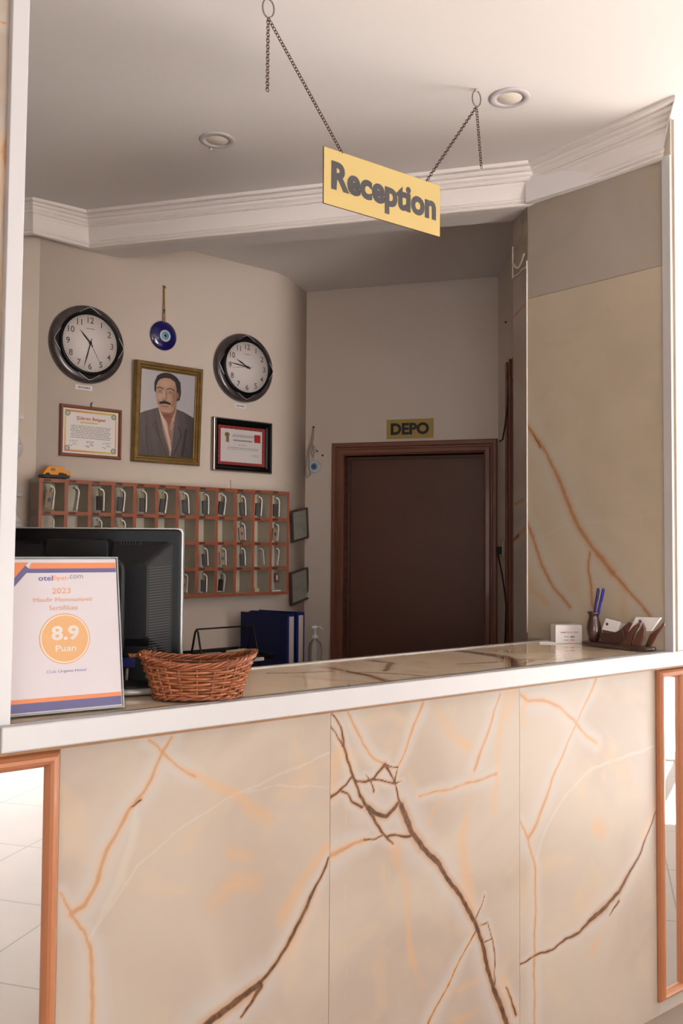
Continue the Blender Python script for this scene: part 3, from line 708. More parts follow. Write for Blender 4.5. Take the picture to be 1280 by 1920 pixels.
M_chain = mat('rusty brown chain', srgb(96, 66, 56), .5, .6, var=.2, scale=60)
def chain(a, b, name, nlinks, sag=0):
    g = MB(); a, b = Vector(a), Vector(b); L = (b-a).length; dl = L/nlinks
    for i in range(nlinks):
        t0 = (i+.5)/nlinks; c = a.lerp(b, t0); d = (b-a).normalized()
        c = c+Vector((0, 0, -sag*4*t0*(1-t0)))
        side = Vector((HP.d.x, HP.d.y, 0)) if i % 2 else Vector((HP.n.x, HP.n.y, 0))
        side = (side-d*side.dot(d)).normalized()
        hl, hw = dl*.66, .0046
        pts = [c+d*hl*math.cos(q)+side*hw*math.sin(q) for q in np.linspace(0, 2*math.pi, 11)[:-1]]
        g.tube(pts, .0012, 4, closed=True)
    o = g.build(name, M_chain); o.parent = sign
    o.matrix_parent_inverse = Matrix.Identity(4)
    return o
bpy.context.view_layer.update()
inv = sign.matrix_world.inverted()
def local(o):
    o.data.transform(inv); return o
R1 = H1+Vector((0, 0, -.056)); R2 = H2+Vector((0, 0, -.056))
A1 = HP.w(HP.px(644, 290)[0], zc2+sh/2-.008); A2 = HP.w(HP.px(796, 341)[0], zc2+sh/2-.008)
local(chain(R1, A1, 'chain', 46)); local(chain(R1, hp(501, 171), 'chain', 24))
local(chain(R2, A2, 'chain', 38)); local(chain(R2, hp(902, 315), 'chain', 24))

# ------------------------------------------------------------ picture frames and clocks on the key wall
def wall_thing(name, label, cat, plane, px, py, off=0, group=None, rx=0):
    s_, z_ = plane.px(px, py)
    return thing(name, label, cat, plane.w(s_, z_, off), plane.rz, group, rx)
def dims(pl, tlp, trp, brp, blp):
    a, b, c, d = pl.px(*tlp), pl.px(*trp), pl.px(*brp), pl.px(*blp)
    return ((b[0]-a[0])+(c[0]-d[0]))/2, ((a[1]-d[1])+(b[1]-c[1]))/2, (a[0]+b[0]+c[0]+d[0])/4, (a[1]+b[1]+c[1]+d[1])/4
M_glass = mat('thin picture glass', (1, 1, 1), .02, var=0, trans=1, ior=1.1)

def ell(U, V_, cx, cy, rx, ry): return ((U-cx)/rx)**2+((V_-cy)/ry)**2
def portrait(U, V_):
    X, Y = U, V_
    col = np.zeros(U.shape+(3,)); col[:] = np.stack([188-18*X, 180-14*X, 182-12*X], -1)
    def put(k, c, a=1.0):
        k = (np.asarray(k, float)*a)[..., None]; col[:] = col*(1-k)+np.array(c, float)*k
    sm = lambda d, w=.12: np.clip((1-d)/w, 0, 1)
    def stroke(pts, w_, c, a=1):
        dist = np.full(X.shape, 9.)
        for (x0, y0), (x1, y1) in zip(pts[:-1], pts[1:]):
            dx, dy = (x1-x0)*.64, y1-y0; t_ = np.clip(((X-x0)*.64*dx+(Y-y0)*dy)/(dx*dx+dy*dy+1e-9), 0, 1)
            dist = np.minimum(dist, np.hypot((X-x0)*.64-t_*dx, Y-y0-t_*dy))
        put(np.clip(1.5-dist/w_, 0, 1), c, a)
    def inpoly(pts):
        n = len(pts); c = np.zeros(X.shape, bool)
        for k in range(n):
            (x0, y0), (x1, y1) = pts[k], pts[(k+1) % n]
            if y0 == y1: continue
            c ^= ((Y < y0) != (Y < y1)) & (X < (x1-x0)*(Y-y0)/(y1-y0)+x0)
        return c
    # hair mass behind the head
    put(sm(ell(X, Y, .49, .835, .245, .150)), (34, 26, 25)); put(sm(ell(X, Y, .655, .775, .085, .115)), (44, 33, 30))
    # neck
    put(inpoly([(.36, .60), (.66, .62), (.64, .50), (.50, .38), (.42, .44), (.35, .54)]), (140, 98, 78))
    put(sm(ell(X, Y, .50, .47, .11, .05), .8), (112, 70, 54), .6)
    # shirt and collar
    put(inpoly([(.335, .56), (.40, .49), (.52, .40), (.60, .46), (.655, .56), (.64, .30), (.60, .02), (.57, .02), (.40, .38)]), (198, 162, 146))
    put(inpoly([(.50, .43), (.60, .44), (.64, .50), (.62, .25), (.60, .10), (.53, .30)]), (150, 112, 102))
    put(inpoly([(.46, .46), (.60, .47), (.53, .36)]), (136, 88, 70))
    stroke([(.36, .54), (.45, .40), (.57, .18)], .006, (226, 200, 182), .7); stroke([(.655, .54), (.60, .42), (.58, .33)], .008, (190, 158, 134), .8)
    # jacket, two halves
    tex = (7*np.sin(X*97+Y*60)*np.sin(Y*140-X*30)+4*np.sin(X*41+Y*13))[..., None]
    jl = inpoly([(-.01, .475), (.10, .51), (.22, .54), (.33, .57), (.36, .50), (.42, .33), (.50, .17), (.585, .0), (.585, -.01), (-.01, -.01)])
    jr = inpoly([(1.01, .485), (.90, .52), (.80, .55), (.665, .575), (.645, .50), (.625, .30), (.60, .10), (.58, -.01), (1.01, -.01)])
    jk = (jl | jr)[..., None]; base = np.array((92, 81, 79.))+tex*.8
    base = base*(1-.38*np.clip((X-.68)/.32, 0, 1)-.12*np.clip((.2-Y)/.2, 0, 1))[..., None]
    col[:] = np.where(jk, base, col)
    stroke([(.30, .40), (.34, .29), (.44, .12), (.52, .0)], .006, (54, 46, 48), .7); stroke([(.30, .40), (.25, .36), (.30, .30)], .005, (54, 46, 48), .6)
    stroke([(.72, .36), (.77, .27), (.70, .12), (.62, .0)], .007, (44, 38, 42), .8); stroke([(.13, .33), (.15, .15), (.19, .02)], .008, (56, 48, 50), .6); stroke([(.86, .34), (.83, .16), (.80, .03)], .014, (34, 30, 34), .8)
    stroke([(.33, .56), (.40, .40), (.50, .20), (.57, .05)], .005, (60, 52, 52), .7)
    # face
    put(inpoly([(.275, .86), (.30, .91), (.40, .935), (.52, .93), (.62, .89), (.66, .80), (.665, .70), (.655, .62), (.61, .555), (.54, .512), (.46, .508), (.38, .535), (.325, .59), (.29, .67), (.272, .76)]), (178, 141, 118))
    put(sm(ell(X, Y, .62, .70, .07, .16), 1.0), (132, 92, 72), .75); put(sm(ell(X, Y, .44, .86, .14, .06), 1.0), (200, 164, 138), .7); put(sm(ell(X, Y, .36, .70, .055, .06), 1.0), (202, 164, 140), .6)
    put(sm(ell(X, Y, .47, .535, .10, .03), 1.0), (196, 160, 134), .5); put(sm(ell(X, Y, .50, .515, .15, .012), 1.0), (116, 78, 60), .6); put(sm(ell(X, Y, .56, .66, .06, .05), 1.0), (190, 150, 124), .5)
    # hairline swept to the side
    put(inpoly([(.255, .70), (.25, .85), (.30, .95), (.42, 1.0), (.60, .99), (.70, .93), (.69, .86), (.64, .90), (.56, .925), (.44, .925), (.36, .905), (.31, .87), (.285, .82), (.28, .72)]) & (ell(X, Y, .48, .83, .25, .157) < 1), (32, 24, 23))
    put(inpoly([(.625, .90), (.72, .90), (.735, .78), (.72, .68), (.665, .685), (.655, .76), (.655, .84)]), (42, 32, 29))
    put(sm(ell(X, Y, .675, .735, .028, .04)), (134, 92, 74))
    # features
    stroke([(.305, .795), (.35, .806), (.41, .795)], .006, (66, 46, 38), .9); stroke([(.485, .795), (.54, .808), (.61, .790)], .006, (66, 46, 38), .9)
    for cx in (.355, .54):
        put(sm(ell(X, Y, cx, .765, .048, .014), .9), (110, 78, 64), .8); put(sm(ell(X, Y, cx, .766, .030, .007), .5), (196, 178, 166)); put(sm(ell(X, Y, cx, .766, .013, .008), .5), (34, 24, 22)); stroke([(cx-.045, .748), (cx, .740), (cx+.045, .748)], .004, (132, 92, 74), .7)
    stroke([(.465, .78), (.475, .72), (.468, .675)], .007, (136, 94, 74), .7); stroke([(.43, .77), (.425, .70)], .006, (206, 168, 142), .7)
    put(sm(ell(X, Y, .435, .668, .045, .014), .8), (168, 122, 100)); put(sm(ell(X, Y, .44, .655, .05, .006), .8), (96, 62, 52), .8)
    put(inpoly([(.335, .617), (.36, .640), (.43, .652), (.50, .650), (.55, .636), (.565, .612), (.53, .618), (.45, .622), (.38, .614)]), (20, 15, 16))
    stroke([(.39, .592), (.45, .588), (.51, .592)], .005, (128, 74, 66), .9); stroke([(.34, .66), (.325, .61)], .004, (130, 92, 74), .6); stroke([(.575, .66), (.595, .60)], .005, (116, 80, 64), .6)
    return np.clip(col, 0, 255)
def picture(name, label, corners, pl, prof, fmat, fn, inset, nx, nz, lean=0, fname='frame', cat='picture', off=.004, paint_name='print'):
    w_, h_, sc, zc = dims(pl, *corners)
    t = thing(name, label, cat, pl.w(sc, zc-h_/2, off), pl.rz, None, lean)
    sub = Matrix.Translation((0, 0, h_/2))
    g = MB(); g.M = sub; g.frame(-w_/2, w_/2, -h_/2, h_/2, prof); f = g.build(fname, fmat, t)
    pw, ph = w_-2*inset, h_-2*inset
    g = MB(); g.M = sub; g.box(-w_/2+.004, w_/2-.004, -.002, .0, -h_/2+.004, h_/2-.004); g.build('backing', mat('brown backing board', srgb(110, 84, 60), .8), t)
    p = painted(paint_name, pw+.004, ph+.004, nx, nz, fn, t, y=-.004); p.location = (0, 0, h_/2)
    return t, w_, h_, pw, ph
M_gold = mat('antique gold frame', srgb(140, 108, 56), .4, .35, var=.3, scale=26, bump=.3)
picture('framed_portrait', 'gold framed portrait photo of a moustached man in a jacket', [(250, 675), (375, 697), (367, 874), (240, 865)], KW,
        [(0, 0), (0, .018), (.006, .026), (.016, .026), (.020, .018), (.026, .018), (.030, .012), (.034, .010), (.034, .004)], M_gold, portrait, .034, 150, 230, lean=math.radians(2.6))
def lines_text(col, U, V_, x0, x1, ys, h, c, seed=0, gap=.35):
    for k, y in enumerate(ys):
        a = (np.abs(V_-y) < h) & (U > x0+(0 if k % 2 else .01)) & (U < x1-(.02*((k*7) % 3)))
        wob = np.sin(U*210+k*3+seed)*np.sin(U*83+k)+.3*np.sin(U*500+V_*900)
        mk = np.where(a & (wob > -gap), .75, 0.)[..., None]
        col[:] = col*(1-mk)+np.array(c, float)*mk
def cert1(U, V_):
    col = np.full(U.shape+(3,), 0.); col[:] = (226, 218, 214)
    e = np.minimum(np.minimum(U, 1-U)*1.3, np.minimum(V_, 1-V_))
    band = (e > .045) & (e < .085)
    g_ = np.clip(U, 0, 1)[..., None]
    bc = np.array((214, 120, 70.))*(1-g_)+np.array((206, 200, 90.))*g_
    side = (np.minimum(U, 1-U)*1.3 <= np.minimum(V_, 1-V_))[..., None]
    vc = np.array((222, 140, 110.))*(1-V_[..., None])+np.array((216, 206, 110.))*V_[..., None]
    col[:] = np.where(band[..., None], np.where(side, vc, bc), col)
    for cx in (.09, .91):
        for cy in (.12, .88):
            d = np.hypot((U-cx)*1.3, V_-cy); k = ((d > .03) & (d < .06)) | (d < .015); col[k] = (120, 134, 126)
            col[(d <= .03) & (d >= .015)] = (222, 216, 210)
    lines_text(col, U, V_, .30, .62, [.70], .018, (196, 172, 70), 3, .8)
    lines_text(col, U, V_, .14, .86, list(np.linspace(.62, .36, 8)), .009, (120, 112, 112))
    for cx, cc in ((.18, (150, 150, 170)), (.48, (90, 100, 120)), (.78, (130, 140, 170))):
        lines_text(col, U, V_, cx-.07, cx+.09, [.29, .26], .006, cc)
        k = np.abs((V_-.20)-.5*(U-cx)-.02*np.sin((U-cx)*80)) < .008
        col[k & (np.abs(U-cx) < .07)] = cc
    return col
t, w_, h_, pw, ph = picture('framed_certificate', 'brown framed certificate with red and yellow title below the left clock', [(110, 759), (225, 768), (225, 860), (110, 857)], KW,
    [(0, 0), (0, .012), (.003, .016), (.010, .016), (.014, .008), (.014, .004)], mat('brown picture frame wood', srgb(128, 72, 50), .4, var=.1, scale=20), cert1, .014, 150, 110, cat='certificate')
g = MB(); add_text(g, 'Şükran Belgesi', 0, h_/2+ph*.29, .024, y=-.0046, width=pw*.52, height=ph*.10, off=.0004); g.build('title', mat('red brown print', srgb(176, 84, 60), .6), t)
g = MB(); g.tube([(.0, -.004, h_), (-.004, -.008, h_+.012), (.004, -.006, h_+.02)], .0025, 5); g.build('hanger', M_black, t)
def cert2(U, V_):
    col = np.full(U.shape+(3,), 0.); col[:] = (206, 198, 196)
    e = np.minimum(np.minimum(U, 1-U)*1.25, np.minimum(V_, 1-V_))
    bd_ = e < .085; col[bd_] = (150, 52, 46)
    k = bd_ & (np.sin(U*62)*np.sin(V_*52) > .3) & (e > .03); col[k] = (118, 30, 34)
    lines_text(col, U, V_, .30, .76, [.77, .735], .011, (132, 122, 124), 2); lines_text(col, U, V_, .32, .72, [.64], .020, (96, 88, 92), 5, .6)
    lines_text(col, U, V_, .42, .60, [.53], .009, (132, 122, 124)); lines_text(col, U, V_, .20, .86, [.45, .41], .010, (140, 130, 134), 1)
    lines_text(col, U, V_, .72, .88, [.30, .26], .007, (140, 130, 140))
    d = np.hypot((U-.20)*1.25, V_-.76); col[d < .065] = (132, 104, 58); col[d < .035] = (112, 84, 46)
    k = (np.abs(U-.205) < .03) & (V_ < .70) & (V_ > .56) & ((V_-.56) > .03-np.abs(U-.205)); col[k] = (118, 94, 58)
    k = (np.abs(U-.83) < .065) & (np.abs(V_-.72) < .10); col[k] = (168, 34, 38)
    return col
t, w_, h_, pw, ph = picture('framed_certificate', 'red bordered certificate in a black and silver frame below the right clock', [(397, 781), (507, 795), (503, 890), (392, 882)], KW,
    [(0, 0), (0, .016), (.004, .024), (.008, .026)], mat('polished silver frame edge', srgb(150, 142, 134), .18, .9, var=.1, scale=9), cert2, .034, 150, 110, cat='certificate')
g = MB(); g.M = Matrix.Translation((0, 0, h_/2)); g.frame(-w_/2, w_/2, -h_/2, h_/2, [(.008, .026), (.016, .024), (.024, .014), (.034, .010), (.034, .004)]); g.build('inner_frame', M_blackg, t)
g = MB(); g.M = Matrix.Translation((0, 0, h_/2)); g.box(-w_/2+.0005, -w_/2+.014, -.0275, -.02, -h_/2+.004, h_/2-.004); g.build('bright_side_rail', mat('mirror chrome rail', (.95, .94, .92), .2, 1), t, bevel=.003)

def clock(px, py, mins, hour_a, sec_a, label, paper):
    t = wall_thing('wall_clock', label, 'clock', KW, px, py, .0, 'round wall clocks on the key wall')
    R = .170
    MB().lathe([(R, 0), (R, .012), (R*.985, .022), (R*.94, .03), (R*.86, .033), (.001, .033)], 64, 'y').build('case', mat('grey brown marbled plastic', srgb(84, 72, 72), .25, var=.3, scale=30, coat=.5, col2=srgb(38, 34, 38)), t)
    # glossy diamond with bulging sides
    pts = []
    for q in range(4):
        a0 = q*math.pi/2+math.pi
        for k in range(12):
            f = k/12; A = Vector((math.cos(a0), math.sin(a0))); B = Vector((math.cos(a0+math.pi/2), math.sin(a0+math.pi/2)))
            p = A.lerp(B, f); p = p*(1+.36*4*f*(1-f)*.5*.9); pts.append((p.x*R*.93, p.y*R*.93))
    g = MB(); g.vprism(pts, -.040, -.030); g.build('diamond_bezel', M_blackg, t, bevel=.004)
    g = MB(); g.tube([(x*1.0, -.0385, z*1.0) for x, z in pts], .0016, 5, closed=True); g.build('bezel_edge', M_silver, t)
    rf = R*.735
    MB().lathe([(rf*1.12, .034), (rf*1.10, .044), (rf*1.05, .048), (rf*1.0, .046), (rf*.99, .040)], 64, 'y').build('inner_ring', M_blackg, t)
    MB().lathe([(.001, .0415), (rf, .0415), (rf, .036)], 64, 'y').build('dial', mat('off white clock dial', srgb(216, 206, 202), .5, var=.02), t)
    g = MB()
    for h in range(1, 13):
        a = math.radians(h*30); add_text(g, str(h), rf*.80*math.sin(a), rf*.80*math.cos(a), .037, y=-.0422, off=.0002, ext=.0001)
    for k in range(60):
        a = math.radians(k*6); x, z = math.sin(a), math.cos(a); w_ = .0008
        g.add([(x*rf*.97-z*w_, -.0422, z*rf*.97+x*w_), (x*rf*.97+z*w_, -.0422, z*rf*.97-x*w_), (x*rf*.93+z*w_, -.0422, z*rf*.93-x*w_), (x*rf*.93-z*w_, -.0422, z*rf*.93+x*w_)], [(0, 1, 2, 3)])
    M_pr = mat('brown grey print', srgb(92, 78, 76), .6); g.build('numerals', M_pr, t)
    g = MB()
    for k, (a_, b_) in enumerate(((-.018, -.010), (-.008, .002), (.004, .018))): g.box(a_, b_, -.0422, -.0416, rf*.50, rf*.50+.002)
    g.build('dial_print', M_pr, t)
    def hand(name, ang, l, w_, y, tail, m_):
        a = math.radians(ang); d = Vector((math.sin(a), 0, math.cos(a))); n = Vector((d.z, 0, -d.x))
        q = [d*-tail+n*w_*.5, d*-tail-n*w_*.5, d*l*.55-n*w_, d*l, d*l*.55+n*w_]
        g = MB(); g.vprism([(v.x, v.z) for v in q], y, y+.0008); g.build(name, m_, t)
    hand('hour_hand', hour_a, rf*.60, .0038, -.0445, .018, M_black); hand('minute_hand', mins*6, rf*.88, .0028, -.0458, .022, M_black); hand('second_hand', sec_a, rf*.84, .0008, -.0470, .034, mat('grey hand', srgb(90, 84, 88), .4, .5))
    MB().lathe([(.006, .043), (.006, .0475), (.001, .048)], 16, 'y').build('hub', M_black, t)
    g = MB(); g.lathe([(rf*.99, .0495), (.001, .0500)], 48, 'y'); 
    return t
clock(161.5, 647, 32.4, 318, 151, 'round dark clock at the left reading half past ten, above the certificate', None)
clock(454.5, 691, 46, 297, 262, 'round dark clock at the right reading quarter to ten, above the black framed certificate', None)
for (px, py, wpx, hpx, lab) in ((157, 727, 29, 9, 'small white city label under the left wall clock'), (450, 761.5, 22, 7, 'small white city label under the right wall clock')):
    s_, z_ = KW.px(px, py); sc1 = KW.scale(px, py); w_ = wpx*sc1*1.15; h_ = hpx*sc1
    t = thing('clock_label', lab, 'label', KW.w(s_, z_, .001), KW.rz, 'paper labels under the clocks', 0)
    MB().box(-w_/2, w_/2, -.001, 0, -h_/2, h_/2).build('paper', M_paper, t)
    def fn(U, V_):
        col = np.full(U.shape+(3,), 0.); col[:] = (228, 222, 220); lines_text(col, U, V_, .12, .88, [.5], .22, (90, 90, 120), 1, .5); return col
    painted('print', w_*.96, h_*.9, 60, 14, fn, t, y=-.0014)

# evil eye charm
t = wall_thing('evil_eye_charm', 'large dark blue glass eye charm hanging between the clocks', 'charm', KW, 305, 630, .0)
sc1 = KW.scale(305, 630); R = 27.5*sc1
MB().lathe([(R*.98, .004), (R, .007), (R*.96, .011), (R*.6, .016), (.001, .017)], 48, 'y').build('glass_disc', mat('cobalt blue glass', srgb(24, 22, 96), .08, coat=.8, var=.1), t)
for nm, r_, y_, c_, dx in (('white_ring', .40, .0172, srgb(222, 226, 226), 0), ('light_blue_iris', .27, .0178, srgb(110, 170, 196), 0), ('pupil', .09, .0184, srgb(16, 22, 60), 0)):
    g = MB(); g.M = Matrix.Translation((R*.06, 0, -R*.02)); g.lathe([(R*r_, .014 if 1 else 0), (R*r_, y_-.0003), (.001, y_)], 32, 'y'); g.build(nm, mat(nm.replace('_', ' ')+' glass', c_, .1, coat=.6), t)
zt_ = (630-538)*sc1
g = MB()
for dx in (-.004, .004): g.tube([(dx, -.010, R*.82), (dx*1.2, -.010, R*1.2), (dx*.6, -.008, zt_*.7), (dx*.4, -.006, zt_)], .0024, 6)
g.tube([(-.008, -.008, zt_+.002), (.002, -.010, zt_+.004), (.006, -.012, zt_-.006)], .0035, 6)
g.build('cord', mat('golden braided cord', srgb(176, 130, 72), .7, var=.2, scale=60), t)
for k, c_ in enumerate((srgb(60, 30, 30), srgb(60, 120, 170), srgb(120, 170, 160), srgb(200, 160, 60))):
    g = MB(); g.M = Matrix.Translation((0, -.009, zt_*.52-k*.009)); g.lathe([(.001, .004), (.0055, .002), (.0055, -.002), (.001, -.004)], 14); g.build('bead', mat('bead %d' % k, c_, .3), t)
# small charm beside the door
t = wall_thing('small_eye_charm', 'small white and blue eye charm on a rope beside the door frame', 'charm', DW, 590, 875, .0)
sc1 = DW.scale(590, 875); R = 12*sc1
for nm, r_, y_, c_ in (('glass_disc', 1, .012, srgb(196, 208, 214)), ('iris', .55, .0135, srgb(90, 120, 160)), ('pupil', .25, .0145, srgb(40, 50, 80))):
    MB().lathe([(R*r_, .003), (R*r_, y_-.002), (R*r_*.8, y_), (.001, y_)], 28, 'y').build(nm, mat('charm '+nm, c_, .15, coat=.5), t)
g = MB(); k = sc1
P_ = lambda x, y: ((x-590)*k*1.05, -.010, (875-y)*k)
g.tube([P_(588, 801), P_(584, 825), P_(578, 845), P_(575, 865), P_(574, 882), P_(577, 896), P_(583, 890), P_(580, 870), P_(580, 850), P_(585, 828), P_(588, 801)], .0032, 6)
g.tube([P_(588, 801), P_(588, 820), P_(586, 838), P_(590, 848), P_(588, 860), P_(584, 850), P_(588, 838)], .0026, 6)
g.build('rope', mat('pale rope', srgb(186, 172, 148), .8, var=.25, scale=90), t)
g = MB(); g.tube([P_(586, 833), P_(583, 842), P_(586, 852), P_(592, 848), P_(591, 838), P_(586, 833)], .002, 5); g.build('metal_ring', M_silver, t)
MB().lathe([(.004, .0), (.005, .012), (.001, .014)], 10, 'y').build('nail', M_black, t).location = (P_(588, 801)[0], 0, P_(588, 801)[2])

# two small frames on the short wall between
def small_frame(tlp, trp, brp, blp, lab):
    pts = []
    base = CH.off(.012)
    w_, h_, sc, zc = dims(base, tlp, trp, brp, blp)
    t = thing('small_framed_document', lab, 'picture', base.w(sc, zc), base.rz, 'small framed documents near the corner')
    sh = .5*((base.px(*trp)[1]-base.px(*tlp)[1])+(base.px(*brp)[1]-base.px(*blp)[1]))
    w_ = min(w_, .30)
    f = MB().frame(-w_/2, w_/2, -h_/2, h_/2, [(0, 0), (0, .010), (.004, .013), (.009, .012), (.011, .004)]).build('frame', mat('dark thin frame', srgb(78, 54, 44), .5), t)
    def fn(U, V_):
        col = np.full(U.shape+(3,), 0.); col[:] = (158, 160, 152); lines_text(col, U, V_, .15, .85, [.8, .55, .5, .45, .4], .014, (136, 138, 132), 2)
        col[np.hypot(U-.8, V_-.3) < .08] = (120, 150, 128); return col
    q = painted('document', w_-.018, h_-.018, 60, 60, fn, t, y=-.004)
    t.rotation_euler[1] = -math.atan2(sh, w_)*1.0
    return t
small_frame((545, 958), (574, 951), (575, 1009), (545, 1018), 'small dark framed document just right of the key rack, upper one')
small_frame((545, 1073), (575, 1064), (575, 1122), (541, 1138), 'small dark framed document low in the corner above the blue binders')

# ------------------------------------------------------------ key rack
RD = .11
RK = KW.off(RD)
cols_px = [76, 125, 169, 212.5, 253, 294.5, 333, 371, 407, 442, 475, 508, 540]
cs_ = [RK.px(x, 940)[0] for x in cols_px]
ztp = (RK.px(76, 903)[1]+RK.px(540, 922)[1])/2; zbt = (RK.px(345, 1122)[1]+RK.px(537, 1108)[1])/2
rows_px = [923, 973, 1018, 1063, 1109]
rz_ = [RK.px(540, y)[1] for y in rows_px]
rz_ = [lerp(ztp, zbt, (rz_[0]-z)/(rz_[0]-rz_[-1])) for z in rz_]
# even out columns (equal cells in reality)
a_, b_ = cs_[0], cs_[-1]
cs_ = [lerp(a_, b_, i/12)*.4+cs_[i]*.6 for i in range(13)]
rack = thing('key_rack', 'wooden pigeonhole key rack with copper coloured edges on the wall', 'key rack', KW.w(cs_[0], rz_[-1]), KW.rz)
M_in = mat('beige laminate', srgb(196, 186, 168), .6, var=.04, scale=4); M_cop = mat('copper brown edging', srgb(158, 86, 58), .45, var=.12, scale=30)
X = [c-cs_[0] for c in cs_]; Zr = [z-rz_[-1] for z in rz_]; HT = Zr[0]; WD = X[-1]
MB().box(0, WD, -.008, -.001, 0, HT).build('back_panel', M_in, rack)
T_ = .015
for i, x in enumerate(X):
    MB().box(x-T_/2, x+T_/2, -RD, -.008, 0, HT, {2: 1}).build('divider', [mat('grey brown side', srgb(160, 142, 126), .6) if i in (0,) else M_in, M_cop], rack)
for i, z in enumerate(Zr):
    MB().box(-T_/2, WD+T_/2, -RD-.0006, -.008, z-T_/2, z+T_/2, {2: 1}).build('shelf', [M_in, M_cop], rack)
M_plate = mat('dark brown number sticker', srgb(84, 44, 34), .6, var=.3, scale=200)
for r in range(4):
    for c in range(12):
        x = X[c]+.012; z = Zr[r]
        MB().box(x, x+.03, -RD-.0014, -RD-.0007, z-.0042, z+.0042).build('number_sticker', M_plate, rack)
# key fobs
M_fobw = mat('white plastic tag edge', srgb(226, 220, 214), .4); M_fobb = mat('dark brown fob', srgb(44, 32, 26), .5, var=.2, scale=30); M_fobt = mat('tan wooden fob', srgb(150, 126, 98), .5, var=.1, scale=30)
M_brass = mat('dull brass key metal', srgb(112, 94, 64), .5, .5)
def fob(kind):
    t = bpy.data.objects.new('key_fob', None); C.objects.link(t)
    # hangs from local origin (hook point) downwards
    g = MB(); g.tube([(0, 0, .0), (.004, 0, -.006), (0, 0, -.013), (-.004, 0, -.006), (0, 0, 0)], .0009, 5); g.build('ring', M_silver, t)
    g = MB()
    pth = [(-.004, 0, -.012), (.004, 0, -.012), (.010, 0, -.018), (.0125, 0, -.028), (.012, 0, -.060), (.0105, 0, -.088)]
    for (p, q) in zip(pth[:-1], pth[1:]):
        d = Vector(q)-Vector(p); n = Vector((d.z, 0, -d.x)).normalized()*.0021
        g.add([(p[0]+n.x, -.011, p[2]+n.z), (q[0]+n.x, -.011, q[2]+n.z), (q[0]-n.x, -.011, q[2]-n.z), (p[0]-n.x, -.011, p[2]-n.z), (p[0]+n.x, .011, p[2]+n.z), (q[0]+n.x, .011, q[2]+n.z), (q[0]-n.x, .011, q[2]-n.z), (p[0]-n.x, .011, p[2]-n.z)],
              [(0, 3, 2, 1), (4, 5, 6, 7), (0, 1, 5, 4), (2, 3, 7, 6), (0, 4, 7, 3), (1, 2, 6, 5)])
    if kind != 'plain': g.build('tag', M_fobw, t)
    if kind == 'dark':
        MB().box(-.011, .0085, -.005, .005, -.086, -.036).build('fob_body', M_fobb, t, bevel=.0015)
        MB().box(-.004, .004, -.001, .001, -.040, -.012).build('key', M_brass, t)
    elif kind == 'tan':
        MB().box(-.016, .009, -.005, .005, -.086, -.030).build('fob_body', M_fobt, t, bevel=.0015)
        MB().box(-.007, .003, -.0062, -.005, -.064, -.050).build('sticker', mat('blue sticker', srgb(60, 64, 110), .5), t)
        MB().box(-.005, .003, -.001, .001, -.034, -.012).build('key', M_brass, t)
    elif kind == 'plain':
        MB().box(-.011, .011, -.005, .005, -.055, -.013).build('fob_body', mat('brown fob', srgb(110, 66, 48), .5), t, bevel=.0015)
        MB().box(-.004, .004, -.006, -.005, -.044, -.022).build('sticker', M_paper, t)
    return t
def nest(root, under, names):
    kids = list(root.children); p = next(k for k in kids if k.name.split('.')[0] == under)
    for k in kids:
        if k.name.split('.')[0] in names: k.parent = p
protos = {}
def copy_tree(o):
    c = o.copy(); C.objects.link(c)
    for ch in o.children:
        d = ch.copy(); C.objects.link(d); d.parent = c
        for g2 in ch.children:
            e = g2.copy(); C.objects.link(e); e.parent = d
    return c
rown = ['top', 'second', 'third', 'bottom']
ordn = ['first', 'second', 'third', 'fourth', 'fifth', 'sixth', 'sixth', 'fifth', 'fourth', 'third', 'second', 'last']
fobs = {0: {0: 'tan', 1: 'edge', 2: 'dark', 3: 'dark', 4: 'dark', 5: 'dark', 6: 'dark', 7: 'dark', 8: 'dark', 9: 'dark', 10: 'dark', 11: 'dark'},
        1: {0: 'edge', 2: 'dark', 3: 'tan', 9: 'tan', 11: 'tan'},
        2: {7: 'dark', 8: 'tan', 9: 'dark', 10: 'edge', 11: 'edge'},
        3: {6: 'tan', 7: 'dark', 8: 'dark', 11: 'plain'}}
look = {'tan': 'tan key fob with white edge', 'dark': 'dark brown key fob with white edge', 'edge': 'white key tag seen edge on', 'plain': 'small reddish brown key fob'}
for r, dct in fobs.items():
    for c, kind in dct.items():
        side = 'left' if c < 6 else 'right'
        if kind in protos: o = copy_tree(protos[kind])
        else: o = protos[kind] = fob(kind)
        x = (cs_[c]+cs_[c+1])/2+random.uniform(-.004, .004)+.002; z = rz_[r]-T_/2-.003
        k = min(1.22, ((rz_[r]-rz_[r+1])-.024)/.090)
        o.location = KW.w(x, z, RD*.72); o.rotation_euler = (0, random.uniform(-.10, .10) if kind != 'edge' else .12*(1 if c in (1, 0, 11) else -1.2), KW.rz+random.uniform(-.35, .1)); o.scale = (k, k, k)
        on = ordn[c]
        where = ('%s pigeonhole' % on if on == 'last' else '%s pigeonhole from the %s' % (on, side))
        tag(o, '%s hanging in %s row, %s' % (look[kind], rown[r], where), 'key fob', 'room key fobs in the rack')
